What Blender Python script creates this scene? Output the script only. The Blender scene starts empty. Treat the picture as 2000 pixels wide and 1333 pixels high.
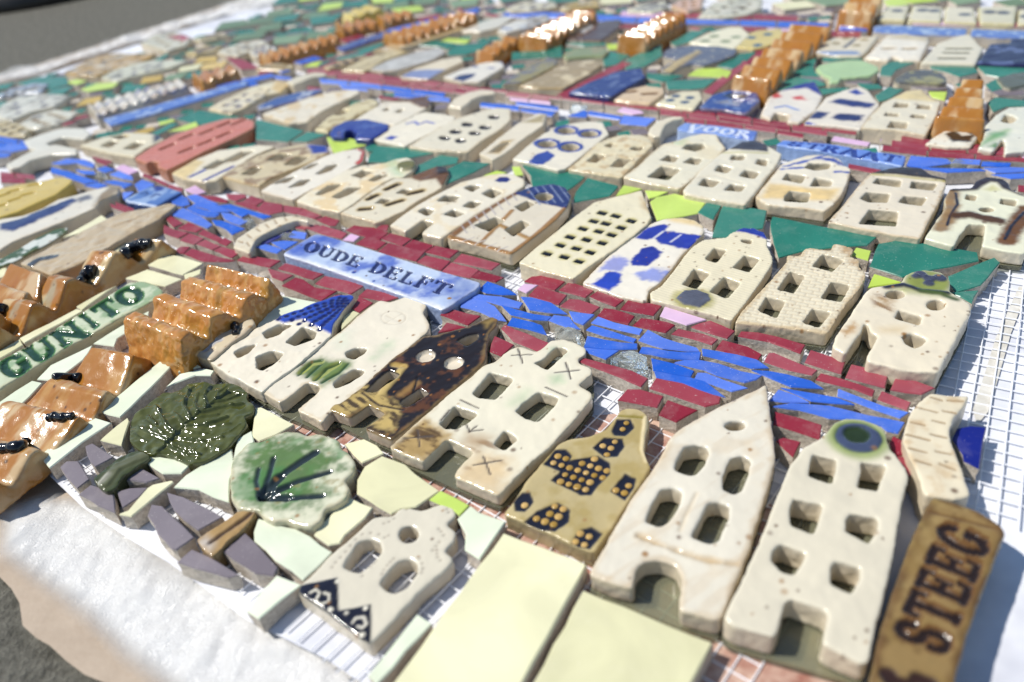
import bpy, bmesh, math, random
import numpy as np
from mathutils import Vector, Matrix
from mathutils.geometry import delaunay_2d_cdt
from mathutils.bvhtree import BVHTree

random.seed(7)
SC = bpy.context.scene
COL = SC.collection
MM = 0.001

# ------------------------------------------------------------------ camera
H = 0.175                                   # lens height over the mosaic (m)
FPX, PITCH, ROLL = 1600.0, math.radians(35.5), math.radians(-7.1)
_cp, _sp = math.cos(PITCH), math.sin(PITCH)
FW = Vector((0, _cp, -_sp)); _rt = Vector((1, 0, 0)); _up = _rt.cross(FW)
RT = math.cos(ROLL) * _rt + math.sin(ROLL) * _up
UP = -math.sin(ROLL) * _rt + math.cos(ROLL) * _up
CAM = Vector((0, 0, H))
cam = bpy.data.cameras.new("camera")
cam.sensor_width = 36.0
cam.lens = FPX / 2000 * 36
cam.clip_start = 0.01
cam.clip_end = 500
co = bpy.data.objects.new("camera", cam)
COL.objects.link(co)
co.matrix_world = Matrix(((RT.x, UP.x, -FW.x, CAM.x), (RT.y, UP.y, -FW.y, CAM.y), (RT.z, UP.z, -FW.z, CAM.z), (0, 0, 0, 1)))
SC.camera = co

def ray(x, y):
    return FW * FPX + RT * (x - 1000) - UP * (y - 666.5)

def P(x, y, z=0.0):
    d = ray(x, y)
    return CAM + d * ((z - H) / d.z)

cam.dof.use_dof = True
_f = P(1150, 655, 0.008) - CAM
cam.dof.focus_distance = _f.dot(FW)
cam.dof.aperture_fstop = 8.2
cam.dof.aperture_blades = 9

# ------------------------------------------------------------------ light
SUN_EL, SUN_AZ = math.radians(53), math.radians(-80)      # azimuth from +Y, clockwise
sd = Vector((math.sin(SUN_AZ) * math.cos(SUN_EL), math.cos(SUN_AZ) * math.cos(SUN_EL), math.sin(SUN_EL)))
sl = bpy.data.lights.new("sun", 'SUN')
sl.energy = 4.1
sl.angle = math.radians(1.2)
sl.color = (1.0, 0.955, 0.88)
so = bpy.data.objects.new("sun", sl)
COL.objects.link(so)
so.rotation_euler = sd.to_track_quat('Z', 'Y').to_euler()
so.location = sd * 3
W = bpy.data.worlds.new("World")
SC.world = W
W.use_nodes = True
_n = W.node_tree.nodes
sky = _n.new('ShaderNodeTexSky')
sky.sky_type = 'NISHITA'
sky.sun_disc = False
sky.sun_elevation = SUN_EL
sky.sun_rotation = SUN_AZ
sky.dust_density = 0.05
sky.air_density = 1.0
W.node_tree.links.new(sky.outputs[0], _n['Background'].inputs[0])
_n['Background'].inputs[1].default_value = 0.095
SC.view_settings.view_transform = 'Standard'
SC.view_settings.look = 'None'
SC.view_settings.gamma = 1
SC.view_settings.exposure = 0.3
SC.cycles.max_bounces = 10
SC.cycles.transparent_max_bounces = 12
SC.cycles.use_denoising = True

# ------------------------------------------------------------------ tracing helpers
REG = dict(F=(0, 0, 1), R1=(1500, 900, 3.078), R2=(1000, 900, 3.078), R3=(500, 900, 3.078), R4=(0, 900, 3.078),
           R5=(1500, 560, 3.332), R6=(1000, 560, 3.332), R7=(500, 560, 3.332), R8=(0, 560, 3.332),
           R9=(1500, 280, 4), R10=(1000, 280, 4), R11=(500, 280, 4), R12=(0, 280, 4),
           R13=(1500, 0, 4), R14=(1000, 0, 4), R15=(500, 0, 4), R16=(0, 0, 4),
           A1=(900, 540, 5), A2=(1240, 600, 6.25), A3=(320, 380, 5.5556), A4=(100, 280, 6.06), A5=(540, 440, 4.762), A6=(0, 530, 5.553))

def Q(s):
    """'R7 x,y x,y R8 x,y' -> photograph pixels"""
    out = []; r = REG['F']
    for t in s.split():
        if t in REG:
            r = REG[t]
        else:
            a, b = t.split(',')
            out.append((r[0] + float(a) / r[2], r[1] + float(b) / r[2]))
    return out

def QM(s):
    """several polygons separated by ';', the region tag carries on"""
    out = []; tag = 'F'
    for part in s.split(';'):
        part = part.strip()
        if not part:
            continue
        if part.split()[0] in REG:
            tag = part.split()[0]
        else:
            part = tag + ' ' + part
        out.append(Q(part))
    return out

def Wp(px, z):
    return np.array([P(x, y, z)[:2] for x, y in px])

def ell(c, rx, ry, n=14, rot=0):
    """ellipse in pixels as polygon"""
    o = []
    for i in range(n):
        a = 2 * math.pi * i / n
        u, v = rx * math.cos(a), ry * math.sin(a)
        o.append((c[0] + u * math.cos(rot) - v * math.sin(rot), c[1] + u * math.sin(rot) + v * math.cos(rot)))
    return o

def area(p):
    x, y = p[:, 0], p[:, 1]
    return 0.5 * float(np.sum(x * np.roll(y, -1) - y * np.roll(x, -1)))

def ccw(p):
    return p if area(p) > 0 else p[::-1].copy()

def chaikin(p, k=1, q=0.25):
    for _ in range(k):
        n = np.roll(p, -1, 0)
        a = p * (1 - q) + n * q; b = p * q + n * (1 - q)
        p = np.stack([a, b], 1).reshape(-1, 2)
    return p

def soften(p, r):
    """round each corner by at most r metres"""
    out = []
    n = len(p)
    for i in range(n):
        a, b, c = p[i - 1], p[i], p[(i + 1) % n]
        la, lc = np.linalg.norm(a - b), np.linalg.norm(c - b)
        if la < 1e-7 or lc < 1e-7:
            continue
        ra, rc = min(r, .45 * la), min(r, .45 * lc)
        p0, p2 = b + (a - b) / la * ra, b + (c - b) / lc * rc
        for t in (0, .33, .67, 1):
            out.append(p0 * (1 - t) ** 2 + b * 2 * t * (1 - t) + p2 * t * t)
    return np.array(out)

def resample(p, step):
    out = []
    for a, b in zip(p, np.roll(p, -1, 0)):
        n = max(1, int(round(float(np.hypot(*(b - a))) / step)))
        for i in range(n):
            out.append(a + (b - a) * i / n)
    return np.array(out)

def inside(X, Y, p):
    c = np.zeros(X.shape, bool)
    for a, b in zip(p, np.roll(p, -1, 0)):
        if a[1] == b[1]:
            continue
        m = (a[1] > Y) != (b[1] > Y)
        xi = a[0] + (Y - a[1]) * (b[0] - a[0]) / (b[1] - a[1])
        c ^= m & (X < xi)
    return c

def segdist(X, Y, pts):
    d = np.full(X.shape, 1e9)
    for a, b in zip(pts[:-1], pts[1:]):
        ab = b - a
        L = float(ab @ ab) + 1e-18
        t = np.clip(((X - a[0]) * ab[0] + (Y - a[1]) * ab[1]) / L, 0, 1)
        d = np.minimum(d, np.hypot(X - a[0] - t * ab[0], Y - a[1] - t * ab[1]))
    return d

def sdpoly(X, Y, p):
    d = segdist(X, Y, np.vstack([p, p[:1]]))
    return np.where(inside(X, Y, p), -d, d)

def vnoise(x, y, z, seed=0):
    xi, yi, zi = [np.floor(v).astype(np.int64) for v in (x, y, z)]
    fx, fy, fz = x - xi, y - yi, z - zi
    fx, fy, fz = [t * t * (3 - 2 * t) for t in (fx, fy, fz)]
    def hsh(a, b, c):
        h = (a * 374761393 + b * 668265263 + c * 1274126177 + seed * 974634777) & 0xffffffff
        h = ((h ^ (h >> 13)) * 1103515245) & 0xffffffff
        h = ((h ^ (h >> 16)) * 69069) & 0xffffffff
        return ((h >> 8) & 0xffff) / 65535.0
    r = 0
    for a in (0, 1):
        for b in (0, 1):
            for c in (0, 1):
                w = (fx if a else 1 - fx) * (fy if b else 1 - fy) * (fz if c else 1 - fz)
                r = r + w * hsh(xi + a, yi + b, zi + c)
    return r

def fnoise(X, Y, Z, s, seed=0, oct=3):
    r = 0; amp = 1; tot = 0
    for k in range(oct):
        r = r + amp * vnoise(X / s, Y / s, Z / s, seed + k * 17); tot += amp
        s *= 0.5; amp *= 0.55
    return r / tot

def sstep(a, b, x):
    t = np.clip((x - a) / (b - a), 0, 1)
    return t * t * (3 - 2 * t)

# ------------------------------------------------------------------ materials
MATS = {}
def newmat(name):
    m = bpy.data.materials.new(name)
    m.use_nodes = True
    nt = m.node_tree
    return m, nt, nt.nodes, nt.links, nt.nodes['Principled BSDF']

def N(nodes, t, **kw):
    n = nodes.new(t)
    for k, v in kw.items():
        setattr(n, k, v)
    return n

def ceramic_mat():
    """glazed clay: colour and gloss of every spot come from what was painted on it"""
    m, nt, nd, lk, b = newmat("glazed_clay")
    at = N(nd, 'ShaderNodeAttribute', attribute_name='glaze')
    lk.new(at.outputs['Color'], b.inputs['Base Color'])
    mr = N(nd, 'ShaderNodeMapRange')
    mr.inputs[3].default_value = 0.6; mr.inputs[4].default_value = 0.05
    lk.new(at.outputs['Alpha'], mr.inputs[0])
    tc = N(nd, 'ShaderNodeTexCoord')
    n1 = N(nd, 'ShaderNodeTexNoise'); n1.inputs['Scale'].default_value = 420; n1.inputs['Detail'].default_value = 4
    lk.new(tc.outputs['Object'], n1.inputs['Vector'])
    n2 = N(nd, 'ShaderNodeTexNoise'); n2.inputs['Scale'].default_value = 1900; n2.inputs['Detail'].default_value = 2
    lk.new(tc.outputs['Object'], n2.inputs['Vector'])
    ad = N(nd, 'ShaderNodeMath', operation='MULTIPLY_ADD'); ad.inputs[1].default_value = 0.35
    lk.new(n2.outputs[0], ad.inputs[0]); lk.new(n1.outputs[0], ad.inputs[2])
    bp = N(nd, 'ShaderNodeBump'); bp.inputs['Strength'].default_value = 0.22; bp.inputs['Distance'].default_value = 0.0004
    lk.new(ad.outputs[0], bp.inputs['Height'])
    lk.new(bp.outputs[0], b.inputs['Normal'])
    ra = N(nd, 'ShaderNodeMath', operation='MULTIPLY_ADD'); ra.inputs[1].default_value = 0.095
    lk.new(n1.outputs[0], ra.inputs[0]); lk.new(mr.outputs[0], ra.inputs[2])
    lk.new(ra.outputs[0], b.inputs['Roughness'])
    b.inputs['IOR'].default_value = 1.5
    b.inputs['Specular IOR Level'].default_value = 0.55
    b.inputs['Coat Weight'].default_value = 0.2; b.inputs['Coat Roughness'].default_value = 0.08
    return m

def tile_mat(name, col, rough=0.22, var=0.12, dust=0.5):
    m, nt, nd, lk, b = newmat(name)
    oi = N(nd, 'ShaderNodeObjectInfo')
    tc = N(nd, 'ShaderNodeTexCoord')
    hsv = N(nd, 'ShaderNodeHueSaturation'); hsv.inputs['Color'].default_value = (*col, 1)
    mr = N(nd, 'ShaderNodeMapRange'); mr.inputs[3].default_value = 1 - var; mr.inputs[4].default_value = 1 + var
    lk.new(oi.outputs['Random'], mr.inputs[0]); lk.new(mr.outputs[0], hsv.inputs['Value'])
    ms = N(nd, 'ShaderNodeMapRange'); ms.inputs[3].default_value = 1.06; ms.inputs[4].default_value = 0.9
    lk.new(oi.outputs['Random'], ms.inputs[0]); lk.new(ms.outputs[0], hsv.inputs['Saturation'])
    # pale grout dust: specks and faint smears
    vo = N(nd, 'ShaderNodeTexNoise'); vo.inputs['Scale'].default_value = 1500; vo.inputs['Detail'].default_value = 2
    ad = N(nd, 'ShaderNodeVectorMath', operation='ADD')
    sc = N(nd, 'ShaderNodeVectorMath', operation='SCALE'); sc.inputs['Scale'].default_value = 3.1
    cx = N(nd, 'ShaderNodeCombineXYZ')
    for i in range(3):
        lk.new(oi.outputs['Random'], cx.inputs[i])
    lk.new(cx.outputs[0], sc.inputs[0]); lk.new(tc.outputs['Object'], ad.inputs[0]); lk.new(sc.outputs[0], ad.inputs[1])
    lk.new(ad.outputs[0], vo.inputs['Vector'])
    cr = N(nd, 'ShaderNodeMapRange'); cr.inputs[1].default_value = 0.69; cr.inputs[2].default_value = 0.76
    lk.new(vo.outputs[0], cr.inputs[0])
    sm = N(nd, 'ShaderNodeTexNoise'); sm.inputs['Scale'].default_value = 130; sm.inputs['Detail'].default_value = 5; sm.inputs['Roughness'].default_value = 0.7
    lk.new(ad.outputs[0], sm.inputs['Vector'])
    c2 = N(nd, 'ShaderNodeMapRange'); c2.inputs[1].default_value = 0.5; c2.inputs[2].default_value = 0.78; c2.inputs[4].default_value = 0.22
    lk.new(sm.outputs[0], c2.inputs[0])
    mx = N(nd, 'ShaderNodeMath', operation='MAXIMUM'); lk.new(cr.outputs[0], mx.inputs[0]); lk.new(c2.outputs[0], mx.inputs[1])
    du = N(nd, 'ShaderNodeMath', operation='MULTIPLY'); du.inputs[1].default_value = dust
    lk.new(mx.outputs[0], du.inputs[0])
    pool = N(nd, 'ShaderNodeTexNoise'); pool.inputs['Scale'].default_value = 42; pool.inputs['Detail'].default_value = 4; pool.inputs['Distortion'].default_value = 0.8
    lk.new(ad.outputs[0], pool.inputs['Vector'])
    pr = N(nd, 'ShaderNodeMapRange'); pr.inputs[1].default_value = 0.3; pr.inputs[2].default_value = 0.7; pr.inputs[3].default_value = 0.86; pr.inputs[4].default_value = 1.1
    lk.new(pool.outputs[0], pr.inputs[0])
    pm = N(nd, 'ShaderNodeVectorMath', operation='SCALE')
    lk.new(hsv.outputs[0], pm.inputs[0]); lk.new(pr.outputs[0], pm.inputs['Scale'])
    mix = N(nd, 'ShaderNodeMix', data_type='RGBA')
    lk.new(du.outputs[0], mix.inputs['Factor']); lk.new(pm.outputs[0], mix.inputs[6])
    mix.inputs[7].default_value = (0.72, 0.67, 0.62, 1)
    lk.new(mix.outputs[2], b.inputs['Base Color'])
    rr = N(nd, 'ShaderNodeMath', operation='MULTIPLY_ADD'); rr.inputs[1].default_value = 0.45; rr.inputs[2].default_value = rough
    lk.new(du.outputs[0], rr.inputs[0]); lk.new(rr.outputs[0], b.inputs['Roughness'])
    bp = N(nd, 'ShaderNodeBump'); bp.inputs['Strength'].default_value = 0.12; bp.inputs['Distance'].default_value = 0.0004
    lk.new(sm.outputs[0], bp.inputs['Height']); lk.new(bp.outputs[0], b.inputs['Normal'])
    b.inputs['Specular IOR Level'].default_value = 0.22
    return m

def rough_mat(name, c1, c2, scale=700, rough=0.9, bump=0.6, dist=0.0005, det=6):
    m, nt, nd, lk, b = newmat(name)
    tc = N(nd, 'ShaderNodeTexCoord')
    n1 = N(nd, 'ShaderNodeTexNoise'); n1.inputs['Scale'].default_value = scale; n1.inputs['Detail'].default_value = det; n1.inputs['Roughness'].default_value = 0.65
    lk.new(tc.outputs['Object'], n1.inputs['Vector'])
    cr = N(nd, 'ShaderNodeValToRGB')
    cr.color_ramp.elements[0].position = 0.3; cr.color_ramp.elements[0].color = (*c1, 1)
    cr.color_ramp.elements[1].position = 0.7; cr.color_ramp.elements[1].color = (*c2, 1)
    lk.new(n1.outputs[0], cr.inputs[0]); lk.new(cr.outputs[0], b.inputs['Base Color'])
    b.inputs['Roughness'].default_value = rough
    bp = N(nd, 'ShaderNodeBump'); bp.inputs['Strength'].default_value = bump; bp.inputs['Distance'].default_value = dist
    lk.new(n1.outputs[0], bp.inputs['Height']); lk.new(bp.outputs[0], b.inputs['Normal'])
    return m

def sheet_glass(name, tint, rough=0.03):
    """clear pane: what lies below shows through, the surface mirrors the sky"""
    m, nt, nd, lk, b = newmat(name)
    nd.remove(b)
    out = nd['Material Output']
    tr = N(nd, 'ShaderNodeBsdfTransparent'); tr.inputs[0].default_value = (*tint, 1)
    gl = N(nd, 'ShaderNodeBsdfGlossy'); gl.inputs['Roughness'].default_value = rough
    fr = N(nd, 'ShaderNodeFresnel'); fr.inputs[0].default_value = 1.5
    tc = N(nd, 'ShaderNodeTexCoord')
    nz = N(nd, 'ShaderNodeTexNoise'); nz.inputs['Scale'].default_value = 160; nz.inputs['Detail'].default_value = 3
    lk.new(tc.outputs['Object'], nz.inputs['Vector'])
    bp = N(nd, 'ShaderNodeBump'); bp.inputs['Strength'].default_value = 0.5; bp.inputs['Distance'].default_value = 0.0006
    lk.new(nz.outputs[0], bp.inputs['Height']); lk.new(bp.outputs[0], gl.inputs['Normal'])
    df = N(nd, 'ShaderNodeBsdfDiffuse'); df.inputs[0].default_value = (0.30, 0.30, 0.20, 1)      # murky adhesive behind the pane
    m2 = N(nd, 'ShaderNodeMixShader'); m2.inputs[0].default_value = 0.4
    lk.new(tr.outputs[0], m2.inputs[1]); lk.new(df.outputs[0], m2.inputs[2])
    mx = N(nd, 'ShaderNodeMixShader')
    lk.new(fr.outputs[0], mx.inputs[0]); lk.new(m2.outputs[0], mx.inputs[1]); lk.new(gl.outputs[0], mx.inputs[2])
    lk.new(mx.outputs[0], out.inputs[0])
    return m

M_CLAY = ceramic_mat()
M_BODY = rough_mat("fired_tile_body", (0.38, 0.325, 0.26), (0.66, 0.59, 0.5), 900, 0.92, 0.9, 0.0005)
M_RED = tile_mat("crimson_glaze", (0.27, 0.036, 0.055), 0.3, 0.16, 0.55)
M_BLUE = tile_mat("ultramarine_glaze", (0.05, 0.14, 0.58), 0.25, 0.14, 0.5)
M_NAVY = tile_mat("navy_glaze", (0.022, 0.03, 0.2), 0.2, 0.1, 0.4)
M_TEAL = tile_mat("teal_glaze", (0.032, 0.185, 0.135), 0.25, 0.12, 0.4)
M_LIME = tile_mat("lime_glaze", (0.47, 0.62, 0.11), 0.3, 0.08, 0.25)
M_PALE = tile_mat("pale_lime_glaze", (0.69, 0.665, 0.42), 0.26, 0.07, 0.3)
M_MINT = tile_mat("mint_white_glaze", (0.69, 0.74, 0.57), 0.26, 0.05, 0.3)
M_PINK = tile_mat("lilac_glaze", (0.62, 0.41, 0.58), 0.3, 0.05, 0.3)
M_GREY = tile_mat("slate_glaze", (0.19, 0.165, 0.185), 0.45, 0.12, 0.45)
M_SAGE = tile_mat("sage_glaze", (0.16, 0.24, 0.13), 0.3, 0.25, 0.4)
M_YEL = tile_mat("mustard_glaze", (0.55, 0.38, 0.09), 0.25, 0.15, 0.3)
M_GLASS = sheet_glass("window_glass", (0.93, 0.95, 0.86))
M_SHARD = bpy.data.materials.new("clear_glass_chunk"); M_SHARD.use_nodes = True
_b = M_SHARD.node_tree.nodes['Principled BSDF']
_b.inputs['Base Color'].default_value = (0.93, 0.98, 0.95, 1); _b.inputs['Transmission Weight'].default_value = 0.85
_b.inputs['Roughness'].default_value = 0.06; _b.inputs['IOR'].default_value = 1.5
M_AMBER = tile_mat('amber_glaze', (0.42, 0.26, 0.07), 0.08, 0.2, 0.0)
M_BLACK = bpy.data.materials.new("black_glaze_bead"); M_BLACK.use_nodes = True
_b = M_BLACK.node_tree.nodes['Principled BSDF']
_b.inputs['Base Color'].default_value = (0.006, 0.006, 0.008, 1); _b.inputs['Roughness'].default_value = 0.16

# ------------------------------------------------------------------ object helpers
def tag(o, label=None, cat=None, group=None, kind=None):
    if label: o['label'] = label
    if cat: o['category'] = cat
    if group: o['group'] = group
    if kind: o['kind'] = kind
    return o

def thing(name, loc, label, cat, group=None):
    o = bpy.data.objects.new(name, None)
    o.empty_display_size = 0.01
    o.location = loc
    COL.objects.link(o)
    return tag(o, label, cat, group)

def link(name, me, loc, parent=None):
    """mesh whose vertices are relative to loc (world)"""
    o = bpy.data.objects.new(name, me)
    COL.objects.link(o)
    if parent is not None:
        o.parent = parent
        o.location = Vector(loc) - parent.location
    else:
        o.location = loc
    return o

FOOT = []      # footprints already taken (world polygons)
def taken(p, grow=0.0):
    c = p.mean(0)
    pts = np.vstack([p * 0.85 + c * 0.15, c[None], (p + np.roll(p, -1, 0)) / 2 * 0.85 + c * 0.15])
    for f, lo, hi in FOOT:
        if (pts.max(0) < lo).any() or (pts.min(0) > hi).any():
            continue
        if inside(pts[:, 0], pts[:, 1], f).any():
            return True
        if inside(f[:, 0], f[:, 1], p).any():
            return True
    return False
def claim(p):
    FOOT.append((p, p.min(0), p.max(0)))

def cut_tile(name, px, mat, parent, zt=6 * MM, z0=0.0, wp=None, bev=0.35 * MM, body=None, checkfree=False, smooth=0):
    """one cut piece of glazed tile: coloured top with a soft edge, raw fired sides"""
    p = Wp(px, zt) if wp is None else wp
    p = ccw(p)
    if smooth:
        p = chaikin(p, smooth)
    if wp is None:
        d0 = (p + np.roll(p, -1, 0)) / 2
        p = resample(p, 5.5 * MM)
        e = np.roll(p, -1, 0) - np.roll(p, 1, 0); e = np.stack([e[:, 1], -e[:, 0]], 1) / (np.linalg.norm(e, axis=1)[:, None] + 1e-9)
        p = p + e * np.array([.3 * MM + random.gauss(0, .14) * MM for _ in p])[:, None]
    if checkfree and taken(p):
        return None
    claim(p)
    c = p.mean(0)
    q = p - c
    n = len(q)
    nx = np.roll(q, -1, 0) - np.roll(q, 1, 0)
    nrm = np.stack([nx[:, 1], -nx[:, 0]], 1)
    nrm /= np.linalg.norm(nrm, axis=1)[:, None] + 1e-12
    v = []
    tilt = (random.uniform(-.012, .012), random.uniform(-.012, .012)); dz = random.uniform(-.3, .3) * MM
    def top(a):
        return zt + dz + a[0] * tilt[0] + a[1] * tilt[1]
    t = q - nrm * bev
    for a in t: v.append((a[0], a[1], top(a)))
    for a, m in zip(q, nrm): v.append((a[0], a[1], top(a) - bev))
    for a, m in zip(q, nrm):
        b = a + m * random.uniform(-.5, .25) * MM; v.append((b[0], b[1], z0 + (zt - z0) * 0.45))
    for a, m in zip(q, nrm):
        b = a + m * random.uniform(-.6, .3) * MM; v.append((b[0], b[1], z0))
    f = [list(range(n)), list(range(4 * n - 1, 3 * n - 1, -1))]
    mi = [0, 1]
    for k in range(3):
        for i in range(n):
            j = (i + 1) % n
            f.append([(k + 1) * n + i, (k + 1) * n + j, k * n + j, k * n + i]); mi.append(0 if k == 0 else 1)
    me = bpy.data.meshes.new(name)
    me.from_pydata(v, [], f)
    me.materials.append(mat); me.materials.append(body or M_BODY)
    me.polygons.foreach_set('material_index', mi)
    me.update()
    return link(name, me, (c[0], c[1], 0), parent)

def prism(p, holes, z0, z1):
    """closed prism over a polygon with holes (world xy)"""
    p = ccw(p); loops = [p] + [ccw(h)[::-1] for h in holes]
    vs, ed, k = [], [], 0
    for l in loops:
        n = len(l)
        vs += [Vector((float(a[0]), float(a[1]))) for a in l]
        ed += [(k + i, k + (i + 1) % n) for i in range(n)]
        k += n
    r = delaunay_2d_cdt(vs, ed, [], 1, 1e-7)
    rv, re, rf = r[0], r[1], r[2]
    if holes:
        cx = np.array([sum(rv[i].x for i in f) / len(f) for f in rf]); cy = np.array([sum(rv[i].y for i in f) / len(f) for f in rf])
        ok = np.ones(len(rf), bool)
        for h in holes: ok &= ~inside(cx, cy, h)
        rf = [f for f, k in zip(rf, ok) if k]
    n = len(rv)
    verts = [(a.x, a.y, z1) for a in rv] + [(a.x, a.y, z0) for a in rv]
    faces = []
    cnt = {}
    for f in rf:
        f = list(f)
        a = sum(rv[f[i]].x * rv[f[(i + 1) % len(f)]].y - rv[f[(i + 1) % len(f)]].x * rv[f[i]].y for i in range(len(f)))
        if a < 0: f = f[::-1]
        faces.append(f)
        faces.append([i + n for i in f[::-1]])
        for i in range(len(f)):
            e = (f[i], f[(i + 1) % len(f)])
            cnt[e] = 1
    for (a, b) in list(cnt):
        if (b, a) not in cnt:
            faces.append([b, a, a + n, b + n])
    return verts, faces

TMP = bpy.data.objects.new("tmp", bpy.data.meshes.new("tmp"))
COL.objects.link(TMP)
def voxel(verts, faces, vox, smooth=4, fac=0.5):
    me = bpy.data.meshes.new("t")
    me.from_pydata(verts, [], faces)
    me.update()
    TMP.data = me
    TMP.modifiers.clear()
    m = TMP.modifiers.new("r", 'REMESH'); m.mode = 'VOXEL'; m.voxel_size = vox; m.adaptivity = 0
    if smooth:
        s = TMP.modifiers.new("s", 'SMOOTH'); s.iterations = smooth; s.factor = fac
    dg = bpy.context.evaluated_depsgraph_get()
    dg.update()
    out = bpy.data.meshes.new_from_object(TMP.evaluated_get(dg), depsgraph=dg)
    bpy.data.meshes.remove(me) if me.users == 0 else None
    return out

# serif capitals in a unit cell (u across, v up)
def _r(u, v, a, b, c, d): return (u >= a) & (u <= b) & (v >= c) & (v <= d)
def glyph(ch, u, v):
    T = 0.09
    stem = lambda a: _r(u, v, a, a + .2, 0, 1) | _r(u, v, a - .08, a + .28, 0, T) | _r(u, v, a - .08, a + .28, 1 - T, 1)
    def bowl(cx, cy, rx, ry, ix, iy): return (((u - cx) / rx) ** 2 + ((v - cy) / ry) ** 2 < 1) & (((u - cx) / ix) ** 2 + ((v - cy) / iy) ** 2 > 1)
    if ch == 'O': return bowl(.5, .5, .47, .52, .24, .42)
    if ch == 'G': return (bowl(.5, .5, .47, .52, .25, .42) & ~_r(u, v, .6, 1, .45, .72)) | _r(u, v, .62, .95, .38, .47) | _r(u, v, .72, .9, .05, .45)
    if ch == 'C': return bowl(.5, .5, .47, .52, .25, .42) & ~_r(u, v, .65, 1, .36, .66)
    if ch == 'U': return _r(u, v, .08, .28, .3, 1) | _r(u, v, .74, .84, .3, 1) | (bowl(.46, .32, .38, .34, .19, .24) & (v < .32)) | _r(u, v, 0, .36, .91, 1) | _r(u, v, .64, .94, .91, 1)
    if ch == 'D': return stem(.12) | (bowl(.34, .5, .6, .5, .38, .41) & (u > .3))
    if ch == 'E': return stem(.12) | _r(u, v, .2, .86, 0, T) | _r(u, v, .2, .82, 1 - T, 1) | _r(u, v, .2, .66, .46, .46 + T) | _r(u, v, .78, .88, 0, .26) | _r(u, v, .74, .84, .76, 1) | _r(u, v, .58, .66, .36, .66)
    if ch == 'F': return stem(.14) | _r(u, v, .2, .86, 1 - T, 1) | _r(u, v, .2, .66, .46, .46 + T) | _r(u, v, .77, .88, .74, 1) | _r(u, v, .58, .66, .36, .66)
    if ch == 'L': return stem(.14) | _r(u, v, .2, .86, 0, T) | _r(u, v, .77, .88, 0, .28)
    if ch == 'T': return stem(.4) | _r(u, v, .04, .96, 1 - T, 1) | _r(u, v, .04, .13, .72, 1) | _r(u, v, .87, .96, .72, 1)
    if ch == 'I': return stem(.4)
    if ch == 'N': return _r(u, v, .1, .22, 0, 1) | _r(u, v, .78, .9, 0, 1) | (np.abs(u - (.14 + (1 - v) * .7)) < .13) | _r(u, v, 0, .32, 0, T) | _r(u, v, .66, 1, .91, 1)
    if ch == 'V': return (np.abs(u - (.46 - v * .36)) < .12) | (np.abs(u - (.54 + v * .36)) < .07) | _r(u, v, 0, .3, .91, 1) | _r(u, v, .74, 1, .91, 1)
    if ch == 'A': return (np.abs(u - (.1 + v * .36)) < .07) | (np.abs(u - (.86 - v * .36)) < .12) | _r(u, v, .25, .72, .3, .39) | _r(u, v, 0, .26, 0, T) | _r(u, v, .68, 1, 0, T)
    if ch == 'R': return stem(.12) | (bowl(.36, .74, .44, .27, .2, .18) & (u > .28)) | ((np.abs(u - (.86 - v * .8)) < .11) & (v < .5))
    if ch == 'S': return (bowl(.5, .72, .36, .29, .17, .19) & ~((u > .5) & (v < .68))) | (bowl(.5, .28, .38, .29, .18, .19) & ~((u < .5) & (v > .34)))
    return np.zeros(u.shape, bool)

CREAM = (0.64, 0.57, 0.43)
BODYC = (0.58, 0.505, 0.385)

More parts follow.
